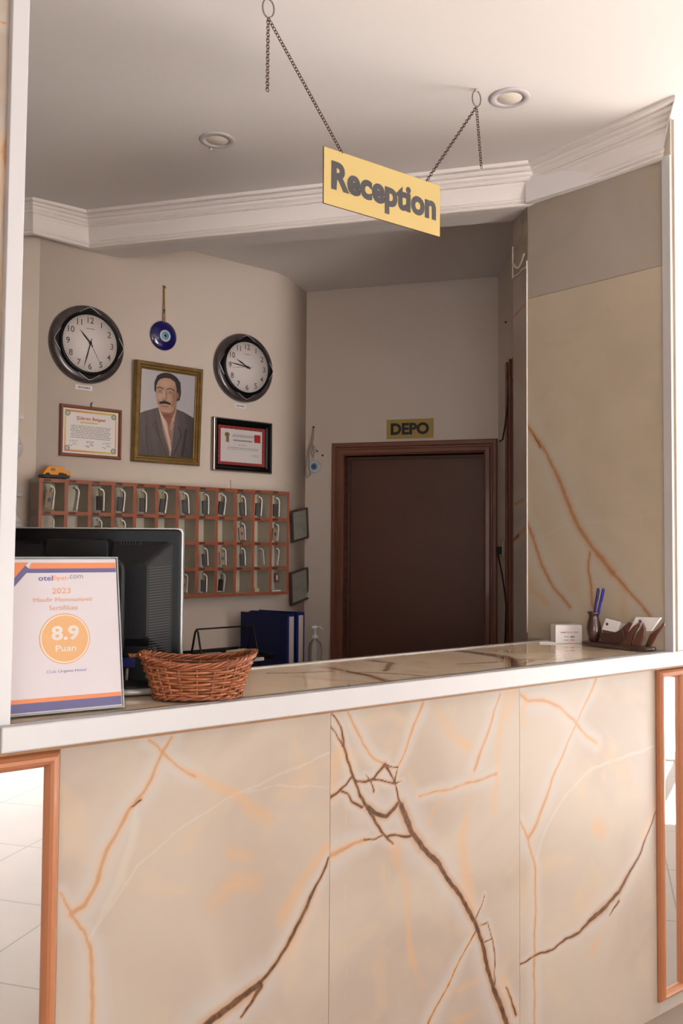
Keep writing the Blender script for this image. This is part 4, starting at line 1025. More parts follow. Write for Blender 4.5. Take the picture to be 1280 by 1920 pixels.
# box and slip in the lower right holes
o = MB().box(-.022, .004, -.02, .02, 0, .018).build('small_box', mat('cream carton', srgb(206, 196, 150), .6), bevel=.001); tag(o, 'small cream carton in the bottom row, second pigeonhole from the right', 'box')
place(o, KW.w((cs_[10]+cs_[11])/2, rz_[4]+T_/2+.0005, RD*.6), KW.rz)
o = MB().box(-.026, .026, -.03, .03, 0, .006).build('paper_slip_stack', M_paper); tag(o, 'flat white paper slips in the bottom row, last pigeonhole', 'paper')
place(o, KW.w((cs_[11]+cs_[12])/2, rz_[4]+T_/2+.0005, RD*.55), KW.rz)
# nail wire over the rack
s_, z_ = RK.px(445, 910)
o = MB().tube([(0, 0, 0), (.001, 0, .03), (0, .002, .05)], .0016, 5).build('wire_stub', mat('yellowish wire', srgb(180, 150, 100), .5)); tag(o, 'thin wire standing up behind the key rack under the black framed certificate', 'wire'); place(o, KW.w(s_, rz_[0]+.004, .05), KW.rz)

# toy truck on the rack
s0, _ = RK.px(84, 890); s1, _ = RK.px(137, 890); L_ = s1-s0
toy = thing('toy_truck', 'yellow and black toy truck on top of the key rack', 'toy', KW.w((s0+s1)/2, rz_[0]+T_/2+.0005, .062), KW.rz)
M_ty = mat('yellow toy plastic', srgb(230, 150, 20), .45, var=.08); hl = L_/2
Hh = 24*RK.scale(110, 890)
g = MB(); g.vprism([(-hl*.94, Hh*.30), (hl*.98, Hh*.30), (hl, Hh*.42), (hl*.96, Hh*.62), (hl*.55, Hh*.74), (hl*.45, Hh*.98), (-hl*.50, Hh*1.0), (-hl*.72, Hh*.78), (-hl*.9, Hh*.50)], -.022, .022); g.build('body', M_ty, toy, bevel=.002)
g = MB(); g.vprism([(-hl, Hh*.10), (hl*.9, Hh*.10), (hl*.98, Hh*.34), (-hl*.98, Hh*.34)], -.024, .024); g.vprism([(hl*.10, Hh*.30), (hl*.55, Hh*.30), (hl*.48, Hh*.52), (hl*.16, Hh*.52)], -.0235, -.02); g.build('chassis', M_black, toy, bevel=.001)
for sx in (-.62, .58):
    for sy in (-1, 1):
        g = MB(); g.M = Matrix.Translation((hl*sx, sy*.022+.003, Hh*.24)); g.lathe([(.001, .004), (Hh*.16, .004), (Hh*.24, .003), (Hh*.24, -.004), (.001, -.004)], 18, 'y'); g.build('wheel', mat('dark rubber', srgb(34, 32, 34), .7), toy)
g = MB(); g.vprism([(-hl*.42, Hh*.62), (-hl*.1, Hh*.62), (-hl*.1, Hh*.86), (-hl*.42, Hh*.86)], -.0228, -.0218); g.build('window', mat('amber cab window', srgb(170, 96, 30), .3), toy)
g = MB(); g.tube([(hl*1.06, 0, 0.0), (hl*1.07, 0, Hh*.75)], .0012, 5); g.build('antenna', M_grey, toy)

# ------------------------------------------------------------ security cameras on the left wall
def cctv(px, py, lab, big):
    s_, z_ = LW.px(px, py); t = thing('security_camera', lab, 'security camera', LW.w(s_, z_, .0), LW.rz, 'white security cameras on the left wall')
    M_cam = mat('white camera shell', srgb(214, 208, 210), .35)
    k = 1.0
    MB().box(-.05, .022, -.10, 0, .055, .075).build('bracket', M_cam, t, bevel=.004)
    g = MB(); g.M = Matrix.Translation((-.0, -.08, 0)); g.lathe([(.03, .056), (.045, .050), (.035, .02), (.04, -.02), (.055, -.04), (.06, -.055)], 28); g.build('body', M_cam, t)
    g = MB(); g.M = Matrix.Translation((-.0, -.08, -.06)); g.lathe([(.06, .004), (.062, -.01), (.055, -.04), (.035, -.065), (.001, -.078)], 28); g.build('dome', M_cam, t)
    g = MB(); g.M = Matrix.Translation((.0, -.137, -.085)); g.lathe([(.026, 0), (.026, .006), (.018, .008), (.001, .006)], 24, 'y'); g.build('lens', M_blackg, t)
    return t
cctv(36, 812, 'white dome security camera at the left wall corner', 1)
cctv(34, 957, 'lower white security camera half hidden behind the left trim', 0)

# ------------------------------------------------------------ desk along the key wall with office things
DZ = .86
desk = thing('back_desk', 'dark low desk along the key wall behind the counter', 'desk', KW.w(.45, 0, 0), KW.rz)
MB().box(0, 1.0, -.86, -.005, DZ-.03, DZ).build('desk_top', mat('dark grey laminate', srgb(62, 58, 58), .5), desk, bevel=.002)
for x in (.02, .95): MB().box(x, x+.03, -.84, -.02, 0, DZ-.031).build('side_panel', M_wood, desk)
MB().box(.05, .95, -.05, -.03, .3, DZ-.031).build('modesty_panel', M_wood, desk)

def binder(px0, d0, lab, first=None):
    M_b = mat('dark blue binder cloth', srgb(13, 21, 64), .5, var=.1, scale=40)
    P0 = at_y(px0, 1150, d0)
    rz = math.atan2(.209, .140)       # spine faces the viewer's right; local x = along the spine width
    t = thing('ring_binder', lab, 'binder', (P0.x, P0.y, DZ+.0005), rz, 'blue binders at the end of the desk')
    Hb = .312; Wb = .062; Lb = .27
    g = MB(); g.box(0, .003, 0, Lb, 0, Hb); g.box(Wb-.003, Wb, 0, Lb, 0, Hb); g.build('covers', M_b, t)
    g = MB(); g.box(0.0, Wb, -.003, 0, 0, Hb); g.build('spine', mat('brighter blue spine', srgb(18, 34, 104), .4), t, bevel=.001)
    MB().box(.006, Wb-.006, .02, Lb-.01, .01, Hb-.012).build('sheets', mat('sheet block', srgb(200, 196, 190), .8), t)
    MB().box(.016, Wb-.012, -.0042, -.0031, .055, Hb-.012).build('spine_label', mat('white spine label', srgb(196, 184, 176), .7), t)
    g = MB(); g.M = Matrix.Translation((Wb/2, -.003, .03)); g.lathe([(.009, 0), (.009, .002), (.006, .003), (.005, .001)], 18, 'y'); g.build('finger_ring', M_silver, t)
    return t
binder(537, 4.05, 'dark blue binder standing nearer the paper tray, pale label on its spine')
binder(555, 4.14, 'dark blue binder standing behind, nearest the pump bottle')
b3 = at_y(540, 1150, 4.05)

# wire tray
tp = at_y(418, 1178, 3.55)
tray = thing('paper_tray', 'black wire two tier paper tray with papers beside the blue binders', 'paper tray', (tp.x, 3.62, DZ+.0005), .75)
g = MB(); zt2 = 1.150-DZ; hw = .138
for x in (-hw, hw):
    g.tube([(x, -.09, 0), (x, -.010, zt2-.012), (x, 0, zt2), (x, .010, zt2-.012), (x, .09, 0)], .0042, 7)
g.tube([(-hw, 0, zt2), (hw, 0, zt2)], .0035, 7); g.build('side_frames', M_black, tray)
for zz in (.02, .16):
    g = MB(); g.tube([(-.15, -.13, zz+.02), (-.06, -.13, zz+.02), (-.03, -.13, zz), (.03, -.13, zz), (.06, -.13, zz+.02), (.15, -.13, zz+.02), (.15, .12, zz+.03), (-.15, .12, zz+.03)], .0035, 6, closed=True)
    g.box(-.148, .148, -.125, .118, zz-.003, zz); g.box(-.150, .150, .114, .118, zz, zz+.03); g.box(-.150, -.147, -.12, .118, zz, zz+.022); g.box(.147, .150, -.12, .118, zz, zz+.022)
    g.build('shelf', M_black, tray)
o = MB().box(-.105, .105, -.122, .10, 0, .012).build('paper_stack', M_paper); tag(o, 'stack of white sheets in the upper wire tray', 'paper'); place(o, (tp.x, 3.62, DZ+.1615), .75)
o = MB().box(-.05, .05, -.03, .03, 0, .022).build('folded_receipts', mat('cream receipts', srgb(214, 204, 170), .7), bevel=.002); tag(o, 'small cream bundle of slips on the sheets in the tray', 'paper'); place(o, (tp.x+.055, 3.66, DZ+.1740), .9)
o = MB().box(-.05, .05, -.03, .03, 0, .014).build('notepad', mat('grey notepad paper', srgb(176, 170, 166), .7), bevel=.002); tag(o, 'grey notepad lying left in the wire tray', 'notepad'); place(o, (tp.x-.05, 3.60, DZ+.1740), .6)
# pump bottle
bp_ = at_y(590, 1200, 4.30)
bt = thing('pump_bottle', 'clear sanitizer bottle with white pump right of the blue binders', 'bottle', (bp_.x, bp_.y, DZ+.0005))
M_clear = mat('clear plastic', (.9, .9, .88), .08, trans=.85, ior=1.3, var=0)
MB().lathe([(.03, 0), (.034, .004), (.034, .13), (.030, .155), (.014, .172), (.013, .178)], 28).build('bottle_body', M_clear, bt)
g = MB(); g.lathe([(.015, .176), (.015, .192), (.006, .194), (.006, .222), (.014, .224), (.015, .236), (.004, .240)], 20); g.tube([(0, 0, .232), (.025, -.01, .234), (.038, -.016, .222)], .0048, 8); g.build('pump', mat('white pump plastic', srgb(214, 212, 212), .35), bt)

# outlet and cable by the side wall
os_ = Vector((.799, 4.43))
t = thing('wall_socket', 'small beige socket on the side wall right of the dark door', 'socket', (.7985, 4.40, 1.475), math.radians(-90))
MB().box(-.035, .035, -.008, 0, -.04, .04).build('plate', mat('beige socket plate', srgb(190, 178, 150), .5), t, bevel=.003)
MB().box(-.018, .018, -.03, -.008, -.026, .012).build('plug', M_black, t, bevel=.003)
g = MB(); pts = [(.76, 4.30, 1.44), (.752, 4.16, 1.36), (.746, 4.06, 1.28), (.745, 4.02, 1.22), (.746, 4.04, 1.10), (.748, 4.08, .95), (.755, 4.16, .80), (.785, 4.30, .62)]
g.tube([(.77, 4.39, 1.46)]+pts, .004, 6); tag(g.build('power_cable', M_black), 'black cable hanging from the socket along the brown frame', 'cable')
g = MB(); g.tube([at_y(x, y, 4.03) for x, y in ((962, 703), (955, 708), (953, 730), (950, 765), (946, 800), (942, 824), (936, 828))], .0042, 6)
tag(g.build('loose_cable', M_black), 'short black cable running down above the dark door corner', 'cable')

# nail holes
for (px, py, pl, lab) in ((949, 604, Plane((.80, 4.6), (.80, 3.6)), 'dark nail high on the side wall left of the stone edge'), (595, 846, DW, 'small dark nail right of the little rope charm, upper'), (605, 854, DW, 'small dark nail between the rope charm and the door frame')):
    s_, z_ = pl.px(px, py)
    o = MB().lathe([(.004, 0), (.005, .006), (.001, .008)], 10, 'y').build('nail', M_black); tag(o, lab, 'nail'); place(o, pl.w(s_, z_), pl.rz)

# ------------------------------------------------------------ monitor on the counter
mp = on_z(250, 1299, CT)
MD = 2.06
mon = thing('computer_monitor', 'black computer monitor seen from behind on the counter', 'monitor', (0, 0, 0), 0)
pr_ = at_y(344, 1100, MD); tr_ = at_y(342, 990, MD)
mw = .50; xr = tr_.x; xl = xr-mw; zt3 = tr_.z; zb3 = zt3-.325
mon.location = ((xl+xr)/2, MD, CT+.0034)
ox = (xl+xr)/2; oz_ = CT+.0034
X0, X1, Z0, Z1 = xl-ox, xr-ox, zb3-oz_, zt3-oz_
def rrect(x0, x1, z0, z1, r, n=5):
    pts = []
    for (cx, cz, a0) in ((x1-r, z1-r, 0), (x0+r, z1-r, 90), (x0+r, z0+r, 180), (x1-r, z0+r, 270)):
        for k in range(n+1):
            a = math.radians(a0+90*k/n); pts.append((cx+r*math.cos(a), cz+r*math.sin(a)))
    return pts
MB().vprism(rrect(X0, X1, Z0, Z1, .012), .012, .030).build('bezel', M_silver, mon, bevel=.002)
MB().vprism(rrect(X0+.003, X1-.003, Z0+.003, Z1-.003, .011), -.004, .013).build('rear_plate', M_blackg, mon, bevel=.004)
MB().vprism(rrect(X0+.01, X1-.01, Z0+.01, Z1-.01, .008), .030, .033).build('screen', mat('dark screen', srgb(20, 22, 26), .2), mon)
def px_x(px): return at_y(px, 1100, MD).x-ox
def px_z(py): return at_y(250, py, MD).z-oz_
# raised casing: frustum
def frustum(x0, x1, z0, z1, ins, y0, y1, r=.012, insb=None):
    a = rrect(x0, x1, z0, z1, r); b = rrect(x0+ins, x1-ins, z0+(insb if insb is not None else ins), z1-ins, r); n = len(a)
    vs = [(p[0], y0, p[1]) for p in a]+[(p[0], y1, p[1]) for p in b]
    return vs, [tuple(range(n, 2*n))[::-1]]+[(i, (i+1) % n, n+(i+1) % n, n+i) for i in range(n)]
xo1 = px_x(326); zo1 = px_z(1013); xi1 = px_x(283); zi1 = px_z(1050)
cx_ = (X0+X1)/2; half = xo1-cx_
M_cas = mat('charcoal textured plastic', srgb(20, 20, 22), .45, scale=40, bump=.2, spec=.3)
g = MB(); vs, fs = frustum(cx_-half, xo1, Z0+.02, zo1, xo1-xi1, -.002, -.045); g.add(vs, fs); g.build('rear_casing', M_cas, mon)
xq1 = px_x(245)
g = MB(); g.vprism(rrect(cx_-(xq1-cx_)*1.0, xq1, Z0+.03, zi1, .02), -.064, -.044); g.build('center_housing', M_black, mon, bevel=.006)
xt0, xt1 = px_x(98), px_x(214)
g = MB(); g.vprism(rrect(xt0, xt1, px_z(1075), px_z(1012), .012), -.058, -.004); g.build('top_recess_block', M_blackg, mon, bevel=.003)
g = MB()
for k in range(9):
    for (xa, sgn) in ((px_x(222), 1),):
        x = xa+k*.0065; g.box(x, x+.003, -.047 if 0 else -.0105, -.004, px_z(1042), px_z(1016))
g.build('top_vents', M_blackg, mon)
g = MB()
for k in range(9):
    x = px_x(48)+k*.0065; g.box(x, x+.003, -.0105, -.004, px_z(1042), px_z(1016))
g.build('top_vents', M_blackg, mon)
g = MB()
# fine horizontal vent ribs on the slanted right face
for k in range(34):
    z = px_z(1060)-(k*(px_z(1060)-px_z(1228))/34)
    g.add([(lerp(xo1, xi1, .12), -.002-.043*.12-.0012, z), (lerp(xo1, xi1, .9), -.002-.043*.9-.0012, z-.004), (lerp(xo1, xi1, .9), -.002-.043*.9-.0012, z-.0055), (lerp(xo1, xi1, .12), -.002-.043*.12-.0012, z-.0015)], [(0, 1, 2, 3)])
g.build('side_vent_ribs', mat('dark grey rib', srgb(44, 43, 45), .5), mon)
bx = mp.x-ox; by = mp.y-MD
g = MB(); g.box(bx-.045, bx+.045, -.03, -.005, .012, Z0+.12); g.build('stand_neck', M_black, mon, bevel=.008)
g = MB(); g.M = Matrix.Translation((bx-.02, -.01, 0)) @ Matrix.Scale(1.0, 4); g.lathe([(.105, 0), (.112, .003), (.112, .010), (.106, .014)], 48); g.build('stand_base', M_silver, mon)
g = MB(); g.M = Matrix.Translation((bx-.02, -.01, .0)); g.lathe([(.104, .0142), (.09, .019), (.001, .022)], 48); g.build('stand_base_top', M_black, mon)
g = MB(); g.box(px_x(238), px_x(262), -.05, -.02, Z0+.008, Z0+.03); g.build('video_plug', mat('blue plug', srgb(30, 40, 110), .4), mon, bevel=.002)
g = MB(); g.tube([(px_x(248), -.035, Z0+.012), (px_x(248), -.04, Z0-.01), (px_x(243), -.02, Z0-.035), (px_x(225), .02, Z0-.045)], .0035, 7); g.build('cable', mat('beige cable', srgb(190, 176, 150), .5), mon)

# ------------------------------------------------------------ acrylic certificate stand
b0, b1 = on_z(16, 1350, CT), on_z(229, 1330, CT)
dv = (b1-b0); bw = dv.length; rz = math.atan2(dv.y, dv.x)
lean = math.radians(-11)
cert = thing('certificate_stand', 'acrylic stand with 8.9 Puan hotel certificate at the left end of the counter', 'sign stand', ((b0.x+b1.x)/2, (b0.y+b1.y)/2, CT+.0045), rz, None, lean)
bh = .304
MB().box(-bw/2, bw/2, -.0005, .0005, .004, bh-.002).build('sheet', mat('certificate paper', srgb(184, 177, 181), .5, var=.01), cert)
M_or = mat('orange print', srgb(196, 116, 70), .5, var=.02); M_pu = mat('purple print', srgb(80, 77, 120), .5, var=.02); M_pe = mat('peach print', srgb(192, 146, 98), .5, var=.02); M_pt = mat('pale orange text', srgb(190, 138, 106), .5, var=.02)
y_ = -.0009
cxp = 0.0
sx = lambda px: (px-(16+210)/2.0)*(bw/205)   # helper for layout around mid height
def strip2(pts, m_, nm, y=y_): g = MB(); g.vprism(pts, y, y+.0003); return g.build(nm, m_, cert)
hw = bw/2-.001
strip2([(-hw+.048, bh-.009), (hw, bh-.009), (hw, bh-.0205), (-hw+.042, bh-.0205)], M_or, 'top_band'); strip2([(-hw+.040, bh-.0205), (hw, bh-.0205), (hw, bh-.029), (-hw+.034, bh-.029)], M_pu, 'top_band')
strip2([(-hw, bh-.008), (-hw+.042, bh-.008), (-hw, bh-.055)], M_or, 'corner_wedge'); strip2([(-hw+.036, bh-.014), (-hw+.044, bh-.022), (-hw, bh-.072), (-hw, bh-.056)], M_pu, 'corner_wedge', -.0012)
strip2([(-hw, .006), (hw, .006), (hw, .023), (-hw, .023)], M_pu, 'bottom_band'); strip2([(-hw, .023), (hw, .023), (hw, .031), (-hw, .031)], M_or, 'bottom_band')
def ptext(body, x, z, wd, ht, m_, nm, off=.0, y=-.0011):
    g = MB(); add_text(g, body, x, z, .02, y=y, off=off, ext=.00008, width=wd, height=ht); g.build(nm, m_, cert)
zz = lambda py: bh*(1344-py)/306.0
c0 = -.004
ptext('otel', c0-.030, zz(1078), .028, .0105, mat('purple logo ink', srgb(84, 72, 130), .5), 'logo_text', .0002); ptext('fiyat', c0-.0015, zz(1079), .028, .0125, mat('orange logo ink', srgb(232, 140, 96), .5), 'logo_text', .0002); ptext('.com', c0+.029, zz(1076), .030, .0075, mat('grey logo ink', srgb(126, 118, 130), .5), 'logo_text')
ptext('2023', c0+.0, zz(1104), .037, .0115, M_pt, 'year_text', .0002); ptext('Misafir Memnuniyeti', c0+.003, zz(1123), .116, .011, M_pt, 'title_text', 0); ptext('Sertifikası', c0+.003, zz(1138), .056, .0095, M_pt, 'title_text', 0)
g = MB(); g.M = Matrix.Translation((c0+.004, 0, zz(1200))); g.lathe([(.0500, .0006), (.0500, .0009), (.001, .0009)], 56, 'y', False); g.build('badge_disc', M_pe, cert)
g = MB(); g.M = Matrix.Translation((c0+.004, 0, zz(1200))); g.lathe([(.0455, .0008), (.0455, .0012), (.0478, .0012), (.0478, .0008)], 56, 'y', False); g.build('badge_line', mat('white ring ink', srgb(196, 188, 184), .5), cert)
M_wp = mat('white badge ink', srgb(192, 184, 178), .5)
ptext('8.9', c0+.005, zz(1189), .054, .029, M_wp, 'score_text', .0006, -.0014); ptext('Puan', c0+.005, zz(1219), .040, .0125, M_wp, 'score_text', .0003, -.0014)
ptext('Club Ürgenç Hotel', c0+.005, zz(1264), .077, .008, mat('muted purple ink', srgb(110, 106, 146), .5), 'hotel_text', 0)
# acrylic sleeve
M_acr = mat('clear acrylic', (.97, .98, .98), .03, trans=1, ior=1.12, var=0)
M_acr2 = mat('acrylic edge', srgb(176, 180, 182), .1, trans=.4, ior=1.3, var=.02)
g = MB(); g.frame(-bw/2-.003, bw/2+.004, .0, bh+.003, [(0, -.002), (0, .0026), (.0025, .0026), (.0025, -.002)]); g.build('acrylic_rim', M_acr2, cert)
MB().box(-bw/2, bw/2, .022*0+.001, .0025, .0, bh).build('acrylic_back', M_acr2, cert)
g = MB(); g.box(-bw/2, bw/2, .0025, .07, 0.0, .002); g.M = Matrix.Identity(4); 
o = g.build('acrylic_foot', M_acr2, cert); o.rotation_euler = (-lean, 0, 0)

# ------------------------------------------------------------ wicker basket
bk = on_z(370, 1309, CT)
basket = thing('wicker_basket', 'small oval brown wicker basket on the counter beside the certificate stand', 'basket', (bk.x, bk.y, CT+.0034), .12)
M_wk = mat('glazed brown wicker', srgb(150, 82, 46), .35, var=.25, scale=60, coat=.25, col2=srgb(84, 40, 22)); M_wk2 = mat('light wicker', srgb(168, 100, 58), .35, var=.25, scale=70, coat=.25, col2=srgb(112, 60, 32))
Hb = .082
def bpos(th, h, out=0):
    f = h/Hb; a = lerp(.088, .121, f**.9)+out; b = lerp(.056, .080, f)+out
    e = .82
    c, s_ = math.cos(th), math.sin(th)
    x = a*math.copysign(abs(c)**e, c); y = b*math.copysign(abs(s_)**e, s_)
    z = h*(1+.16*c*c*(1 if 1 else 0)) - .006*f*(1-c*c)
    return (x, y, z)
NS = 26
g = MB()
rows = 11
for r in range(rows):
    h = .006+(Hb-.016)*r/(rows-1)
    pts = []
    for k in range(156):
        th = 2*math.pi*k/156
        o_ = .0032*math.sin(th*NS/2*1.0+(math.pi if r % 2 else 0)+.2*math.sin(r))
        pts.append(bpos(th, h+.0012*math.sin(th*7+r*2), o_))
    g.cur = r % 2
    g.tube(pts, .0034, 5, closed=True)
g.build('weave', [M_wk, M_wk2], basket)
g = MB()
for k in range(NS):
    th = 2*math.pi*(k+.5)/NS; g.tube([bpos(th+.02*math.sin(k), h, 0) for h in np.linspace(.0, Hb-.004, 6)], .0028, 5)
g.build('stakes', M_wk2, basket)
g = MB()
for s3 in range(4):
    pts = []
    for k in range(200):
        th = 2*math.pi*k/200; ph = th*11+s3*math.pi/2
        p = bpos(th, Hb-.002, .0045*math.cos(ph)+.001); pts.append((p[0], p[1], p[2]+.0045*math.sin(ph)+.001))
    g.cur = s3 % 2; g.tube(pts, .0030, 5, closed=True)
for k in range(30):
    th = random.random()*6.28; d = .25; g.cur = k % 2
    g.tube([bpos(th+d*j/5, Hb-.006+.010*j/5, .006) for j in range(6)], .0022, 5)
g.build('rim', [M_wk, M_wk2], basket)
g = MB()
for s3 in range(2):
    pts = []
    for k in range(160):
        th = 2*math.pi*k/160; ph = th*13+s3*math.pi; p = bpos(th, .004, .003+.003*math.cos(ph)); pts.append((p[0], p[1], max(.003, p[2]+.003*math.sin(ph)+.001)))
    g.tube(pts, .0030, 5, closed=True)
g.build('base_braid', M_wk, basket)
g = MB(); g.prism([bpos(2*math.pi*k/40, .003, -.004)[:2] for k in range(40)], .001, .005); g.build('base', M_wk, basket)
g = MB(); g.tube([(-.128, -.01, Hb*1.1), (-.142, -.012, Hb*1.08), (-.148, 0, Hb*1.12), (-.140, .008, Hb*1.1), (-.126, .006, Hb*1.12)], .0028, 6); g.build('loose_twig', M_wk2, basket)

# ------------------------------------------------------------ right end of the counter: card box and wooden holder
cpos = on_z(1066, 1207, CT)
cbx = thing('card_box', 'white box of visiting cards with orange printed name', 'card box', (cpos.x, cpos.y, CT+.0005), math.radians(6))
cw = 51*cpos.y/FPX; ch_ = 34*cpos.y/FPX
g = MB(); g.box(-cw/2, cw/2, 0, .05, 0, ch_); g.build('carton', M_paper, cbx, bevel=.001)
MB().box(-cw/2+.003, cw/2-.003, .003, .047, ch_, ch_+.0012).build('top_cards', mat('pale card stock', srgb(214, 206, 204), .6), cbx)
g = MB(); add_text(g, 'otel', -.020, ch_*.62, .01, y=-.0006, width=.020, height=.0055, off=.0002, ext=.0001); g.build('print', mat('purple logo ink', (0, 0, 0)), cbx)
g = MB(); add_text(g, 'fiyat', .002, ch_*.615, .01, y=-.0006, width=.020, height=.0065, off=.0002, ext=.0001); g.build('print', mat('orange logo ink', (0, 0, 0)), cbx)
g = MB(); add_text(g, '.com', .024, ch_*.615, .01, y=-.0006, width=.020, height=.0045, ext=.0001); g.build('print', mat('grey logo ink', (0, 0, 0)), cbx)
g = MB(); g.box(-.016, .000, -.0006, -.0002, ch_*.36, ch_*.39); g.box(.006, .020, -.0006, -.0002, ch_*.33, ch_*.41); g.box(-.018, -.002, -.0006, -.0002, ch_*.18, ch_*.21); g.build('fine_print', mat('grey fine print', srgb(130, 122, 130), .6), cbx)
g = MB(); g.box(.006, .020, -.0006, -.0002, ch_*.17, ch_*.22); g.build('red_print', mat('red fine print', srgb(220, 130, 110), .6), cbx)
o = MB().box(-.014, .014, -.0004, .0004, 0, .052).build('leaning_card', mat('translucent pale card', srgb(190, 180, 174), .4, trans=.2)); tag(o, 'pale card standing up at the back of the white card box', 'card')
place(o, (cpos.x+cw*.40, cpos.y+.057, CT+ch_*.45), math.radians(6), -.05)
wp = on_z(1032, 1206, CT)
o = MB().prism([(-.04, .0), (.03, -.02), (.035, .03), (-.005, .05)], 0, .004).build('loose_papers', M_paper); tag(o, 'loose white slips lying left of the card box', 'paper'); place(o, (wp.x, wp.y-.005, CT+.0005))

M_rw = mat('dark carved rosewood', srgb(66, 40, 34), .3, var=.25, scale=16, coat=.6)
M_rw2 = mat('reddish carved rosewood', srgb(100, 58, 44), .28, var=.25, scale=16, coat=.6)
# holder stands parallel to the stone wall, 6 cm in front of it
PW = MW.off(.052)
s0, _ = PW.px(1096, 1200); s1, _ = PW.px(1224, 1215)
holder = thing('desk_card_holder', 'dark carved wooden desk set with pen vase and card rests beside the stone wall', 'desk organiser', PW.w((s0+s1)/2, CT+.0034), PW.rz)
HL = (s1-s0)/2
def S_(px): return PW.px(px, 1180)[0]-(s0+s1)/2
def Z_(px, py): return PW.px(px, py)[1]-CT
pts = []
for k in range(40):
    a = 2*math.pi*k/40; c, s_ = math.cos(a), math.sin(a)
    pts.append((HL*1.04*math.copysign(abs(c)**.5, c), .034*math.copysign(abs(s_)**.6, s_)))
MB().prism(pts, 0, .013).build('base', M_rw, holder, bevel=.005, seg=3)
vx = S_(1113)
g = MB(); g.M = Matrix.Translation((vx, .0, .013)); k = 1.0
vh = Z_(1113, 1149)-.013
g.lathe([(.012, 0), (.017, .004), (.024, vh*.30), (.025, vh*.45), (.020, vh*.68), (.0155, vh*.84), (.018, vh*.93), (.0225, vh), (.018, vh), (.012, vh*.85), (.012, vh*.4), (.001, vh*.35)], 32)
g.build('pen_vase', M_rw, holder)
# carved wavy supports
def carve(pts_px, y0, y1, nm, m_):
    g = MB(); g.vprism([(S_(x), .010 if y >= 1201 else max(.010, Z_(x, y))) for x, y in pts_px], y0, y1); return g.build(nm, m_, holder, bevel=.0035, seg=3)
carve([(1128, 1196), (1132, 1178), (1142, 1186), (1152, 1180), (1160, 1186), (1170, 1176), (1180, 1168), (1186, 1174), (1178, 1190), (1182, 1205), (1130, 1205)], -.006, .010, 'card_rest', M_rw2)
carve([(1130, 1204), (1128, 1188), (1150, 1190), (1172, 1180), (1178, 1205)], -.016, -.008, 'card_rest', M_rw)
carve([(1168, 1206), (1182, 1188), (1192, 1176), (1204, 1167), (1202, 1176), (1194, 1188), (1186, 1208)], -.020, -.008, 'carved_hand', M_rw2)
carve([(1190, 1209), (1198, 1192), (1206, 1180), (1211, 1169), (1215, 1180), (1213, 1196), (1204, 1210)], -.024, -.012, 'carved_hand', M_rw2)
carve([(1206, 1206), (1216, 1192), (1232, 1180), (1243, 1168), (1244, 1174), (1232, 1190), (1216, 1206)], .004, .014, 'carved_hand', M_rw2)
def W3(x, z, y): 
    p = PW.w((s0+s1)/2+x, CT+z, -y); return p
# cards
def card(pts_px, y0, y1, nm, lab, m_, marks=None):
    q = [(S_(x), Z_(x, y)) for x, y in pts_px]; cxx = sum(a for a, _ in q)/len(q); czz = min(b for _, b in q)
    t = thing(nm, lab, 'cards', W3(cxx, czz, 0), PW.rz)
    g = MB(); g.vprism([(a-cxx, b-czz) for a, b in q], y0, y1); g.build('cards', m_, t)
    if marks:
        for (mx, my, r, c) in marks:
            g = MB(); g.M = Matrix.Translation((S_(mx)-cxx, 0, Z_(mx, my)-czz)); g.lathe([(r, -y0+.0002), (r*.5, -y0+.0004), (r*.5, -y0+.0002)], 20, 'y'); g.build('logo', c, t)
    return t
card([(1138, 1159), (1166, 1166), (1160, 1186), (1130, 1180)], -.0075, -.0063, 'card_bundle', 'white visiting cards with a dark round logo beside the pen vase', M_paper, [(1140, 1170, .005, mat('dark logo ink', srgb(70, 60, 70), .5))])
card([(1160, 1168), (1173, 1170), (1166, 1182), (1156, 1184)], .0105, .0118, 'card_bundle', 'few white cards peeking behind the round logo cards', mat('second card stock', srgb(216, 208, 206), .6))
card([(1194, 1157), (1240, 1158), (1222, 1183), (1180, 1184)], -.0075, .0035, 'card_stack', 'thick stack of white cards in the right end of the carved holder', M_paper, [(1202, 1165, .006, mat('red blue logo ink', srgb(120, 70, 110), .5))])
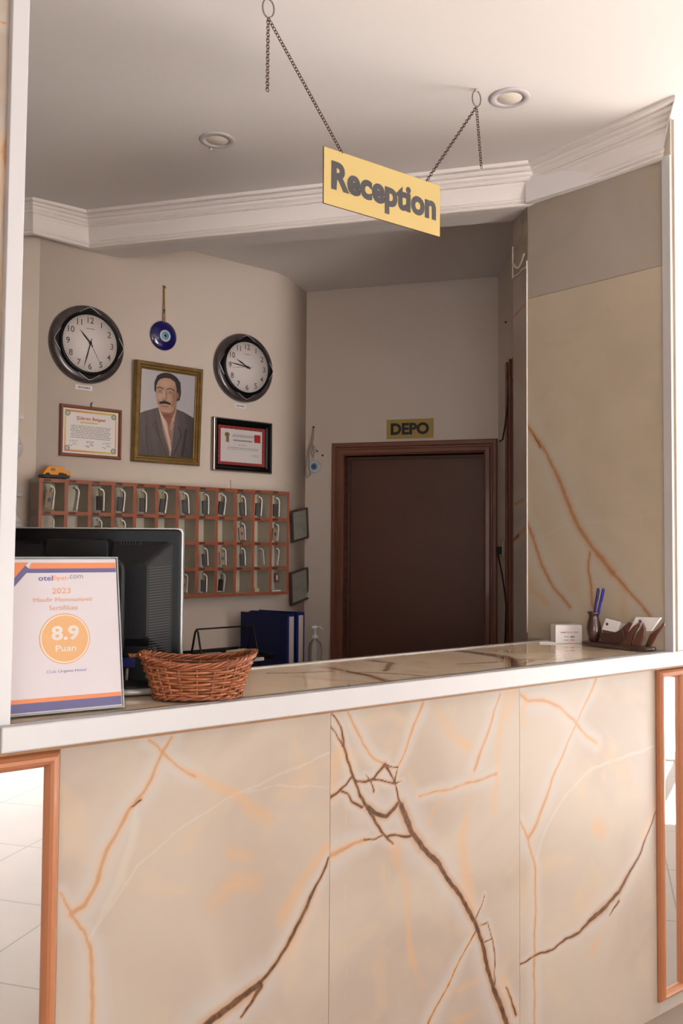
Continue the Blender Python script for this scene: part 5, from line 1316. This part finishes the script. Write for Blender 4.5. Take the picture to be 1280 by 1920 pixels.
# pens
for (dx, tilt, m_, lab) in ((.004, .24, mat('blue pen barrel', srgb(30, 40, 150), .3), 'blue pen leaning in the carved wooden vase, front one'), (-.003, .18, mat('dark blue pen barrel', srgb(34, 30, 96), .3), 'darker blue pen standing behind in the carved wooden vase')):
    p = W3(vx+dx-.004, .0, .002 if dx > 0 else -.004)
    t = thing('ballpoint_pen', lab, 'pen', (p.x, p.y, CT+.048), PW.rz, 'pens in the wooden vase'); t.rotation_euler = (0, tilt, PW.rz)
    L3 = (Z_(1122, 1103)-.048)/math.cos(tilt)
    MB().lathe([(.001, 0), (.0035, .012), (.0042, .02), (.0042, L3-.012), (.0036, L3), (.001, L3+.001)], 14).build('barrel', m_, t)
    g = MB(); g.box(.0040, .0056, -.0012, .0012, L3-.045, L3-.004); g.build('clip', m_, t)

# ------------------------------------------------------------ deeper levels: marks belong to the part they sit on
bpy.context.view_layer.update()
for o in list(C.objects):
    n = o.name.split('.')[0]
    if o.type != 'EMPTY': continue
    if n == 'ring_binder': nest(o, 'spine', ('spine_label', 'finger_ring'))
    if n == 'computer_monitor':
        nest(o, 'rear_casing', ('side_vent_ribs',)); nest(o, 'rear_plate', ('top_vents',)); nest(o, 'stand_base', ('stand_base_top',)); nest(o, 'bezel', ('screen',))
    if n == 'certificate_stand': nest(o, 'sheet', ('top_band', 'bottom_band', 'corner_wedge', 'logo_text', 'year_text', 'title_text', 'badge_disc', 'badge_line', 'score_text', 'hotel_text'))
    if n == 'hanging_sign': nest(o, 'board', ('lettering', 'board_edge'))
    if n == 'door_sign': nest(o, 'board', ('lettering',))
    if n == 'evil_eye_charm': nest(o, 'glass_disc', ('white_ring', 'light_blue_iris', 'pupil')); nest(o, 'cord', ('bead',))
    if n == 'small_eye_charm': nest(o, 'glass_disc', ('iris', 'pupil'))
    if n == 'card_box': nest(o, 'carton', ('print', 'fine_print', 'red_print'))
    if n == 'wall_clock': nest(o, 'dial', ('numerals', 'dial_print')); nest(o, 'diamond_bezel', ('bezel_edge',))
    if n == 'toy_truck': nest(o, 'body', ('window',))
    if n == 'wall_socket': nest(o, 'plate', ('plug',))
    if n == 'ballpoint_pen': nest(o, 'barrel', ('clip',))
    if n == 'key_fob' and any(k.name.startswith('sticker') for k in o.children): nest(o, 'fob_body', ('sticker',))
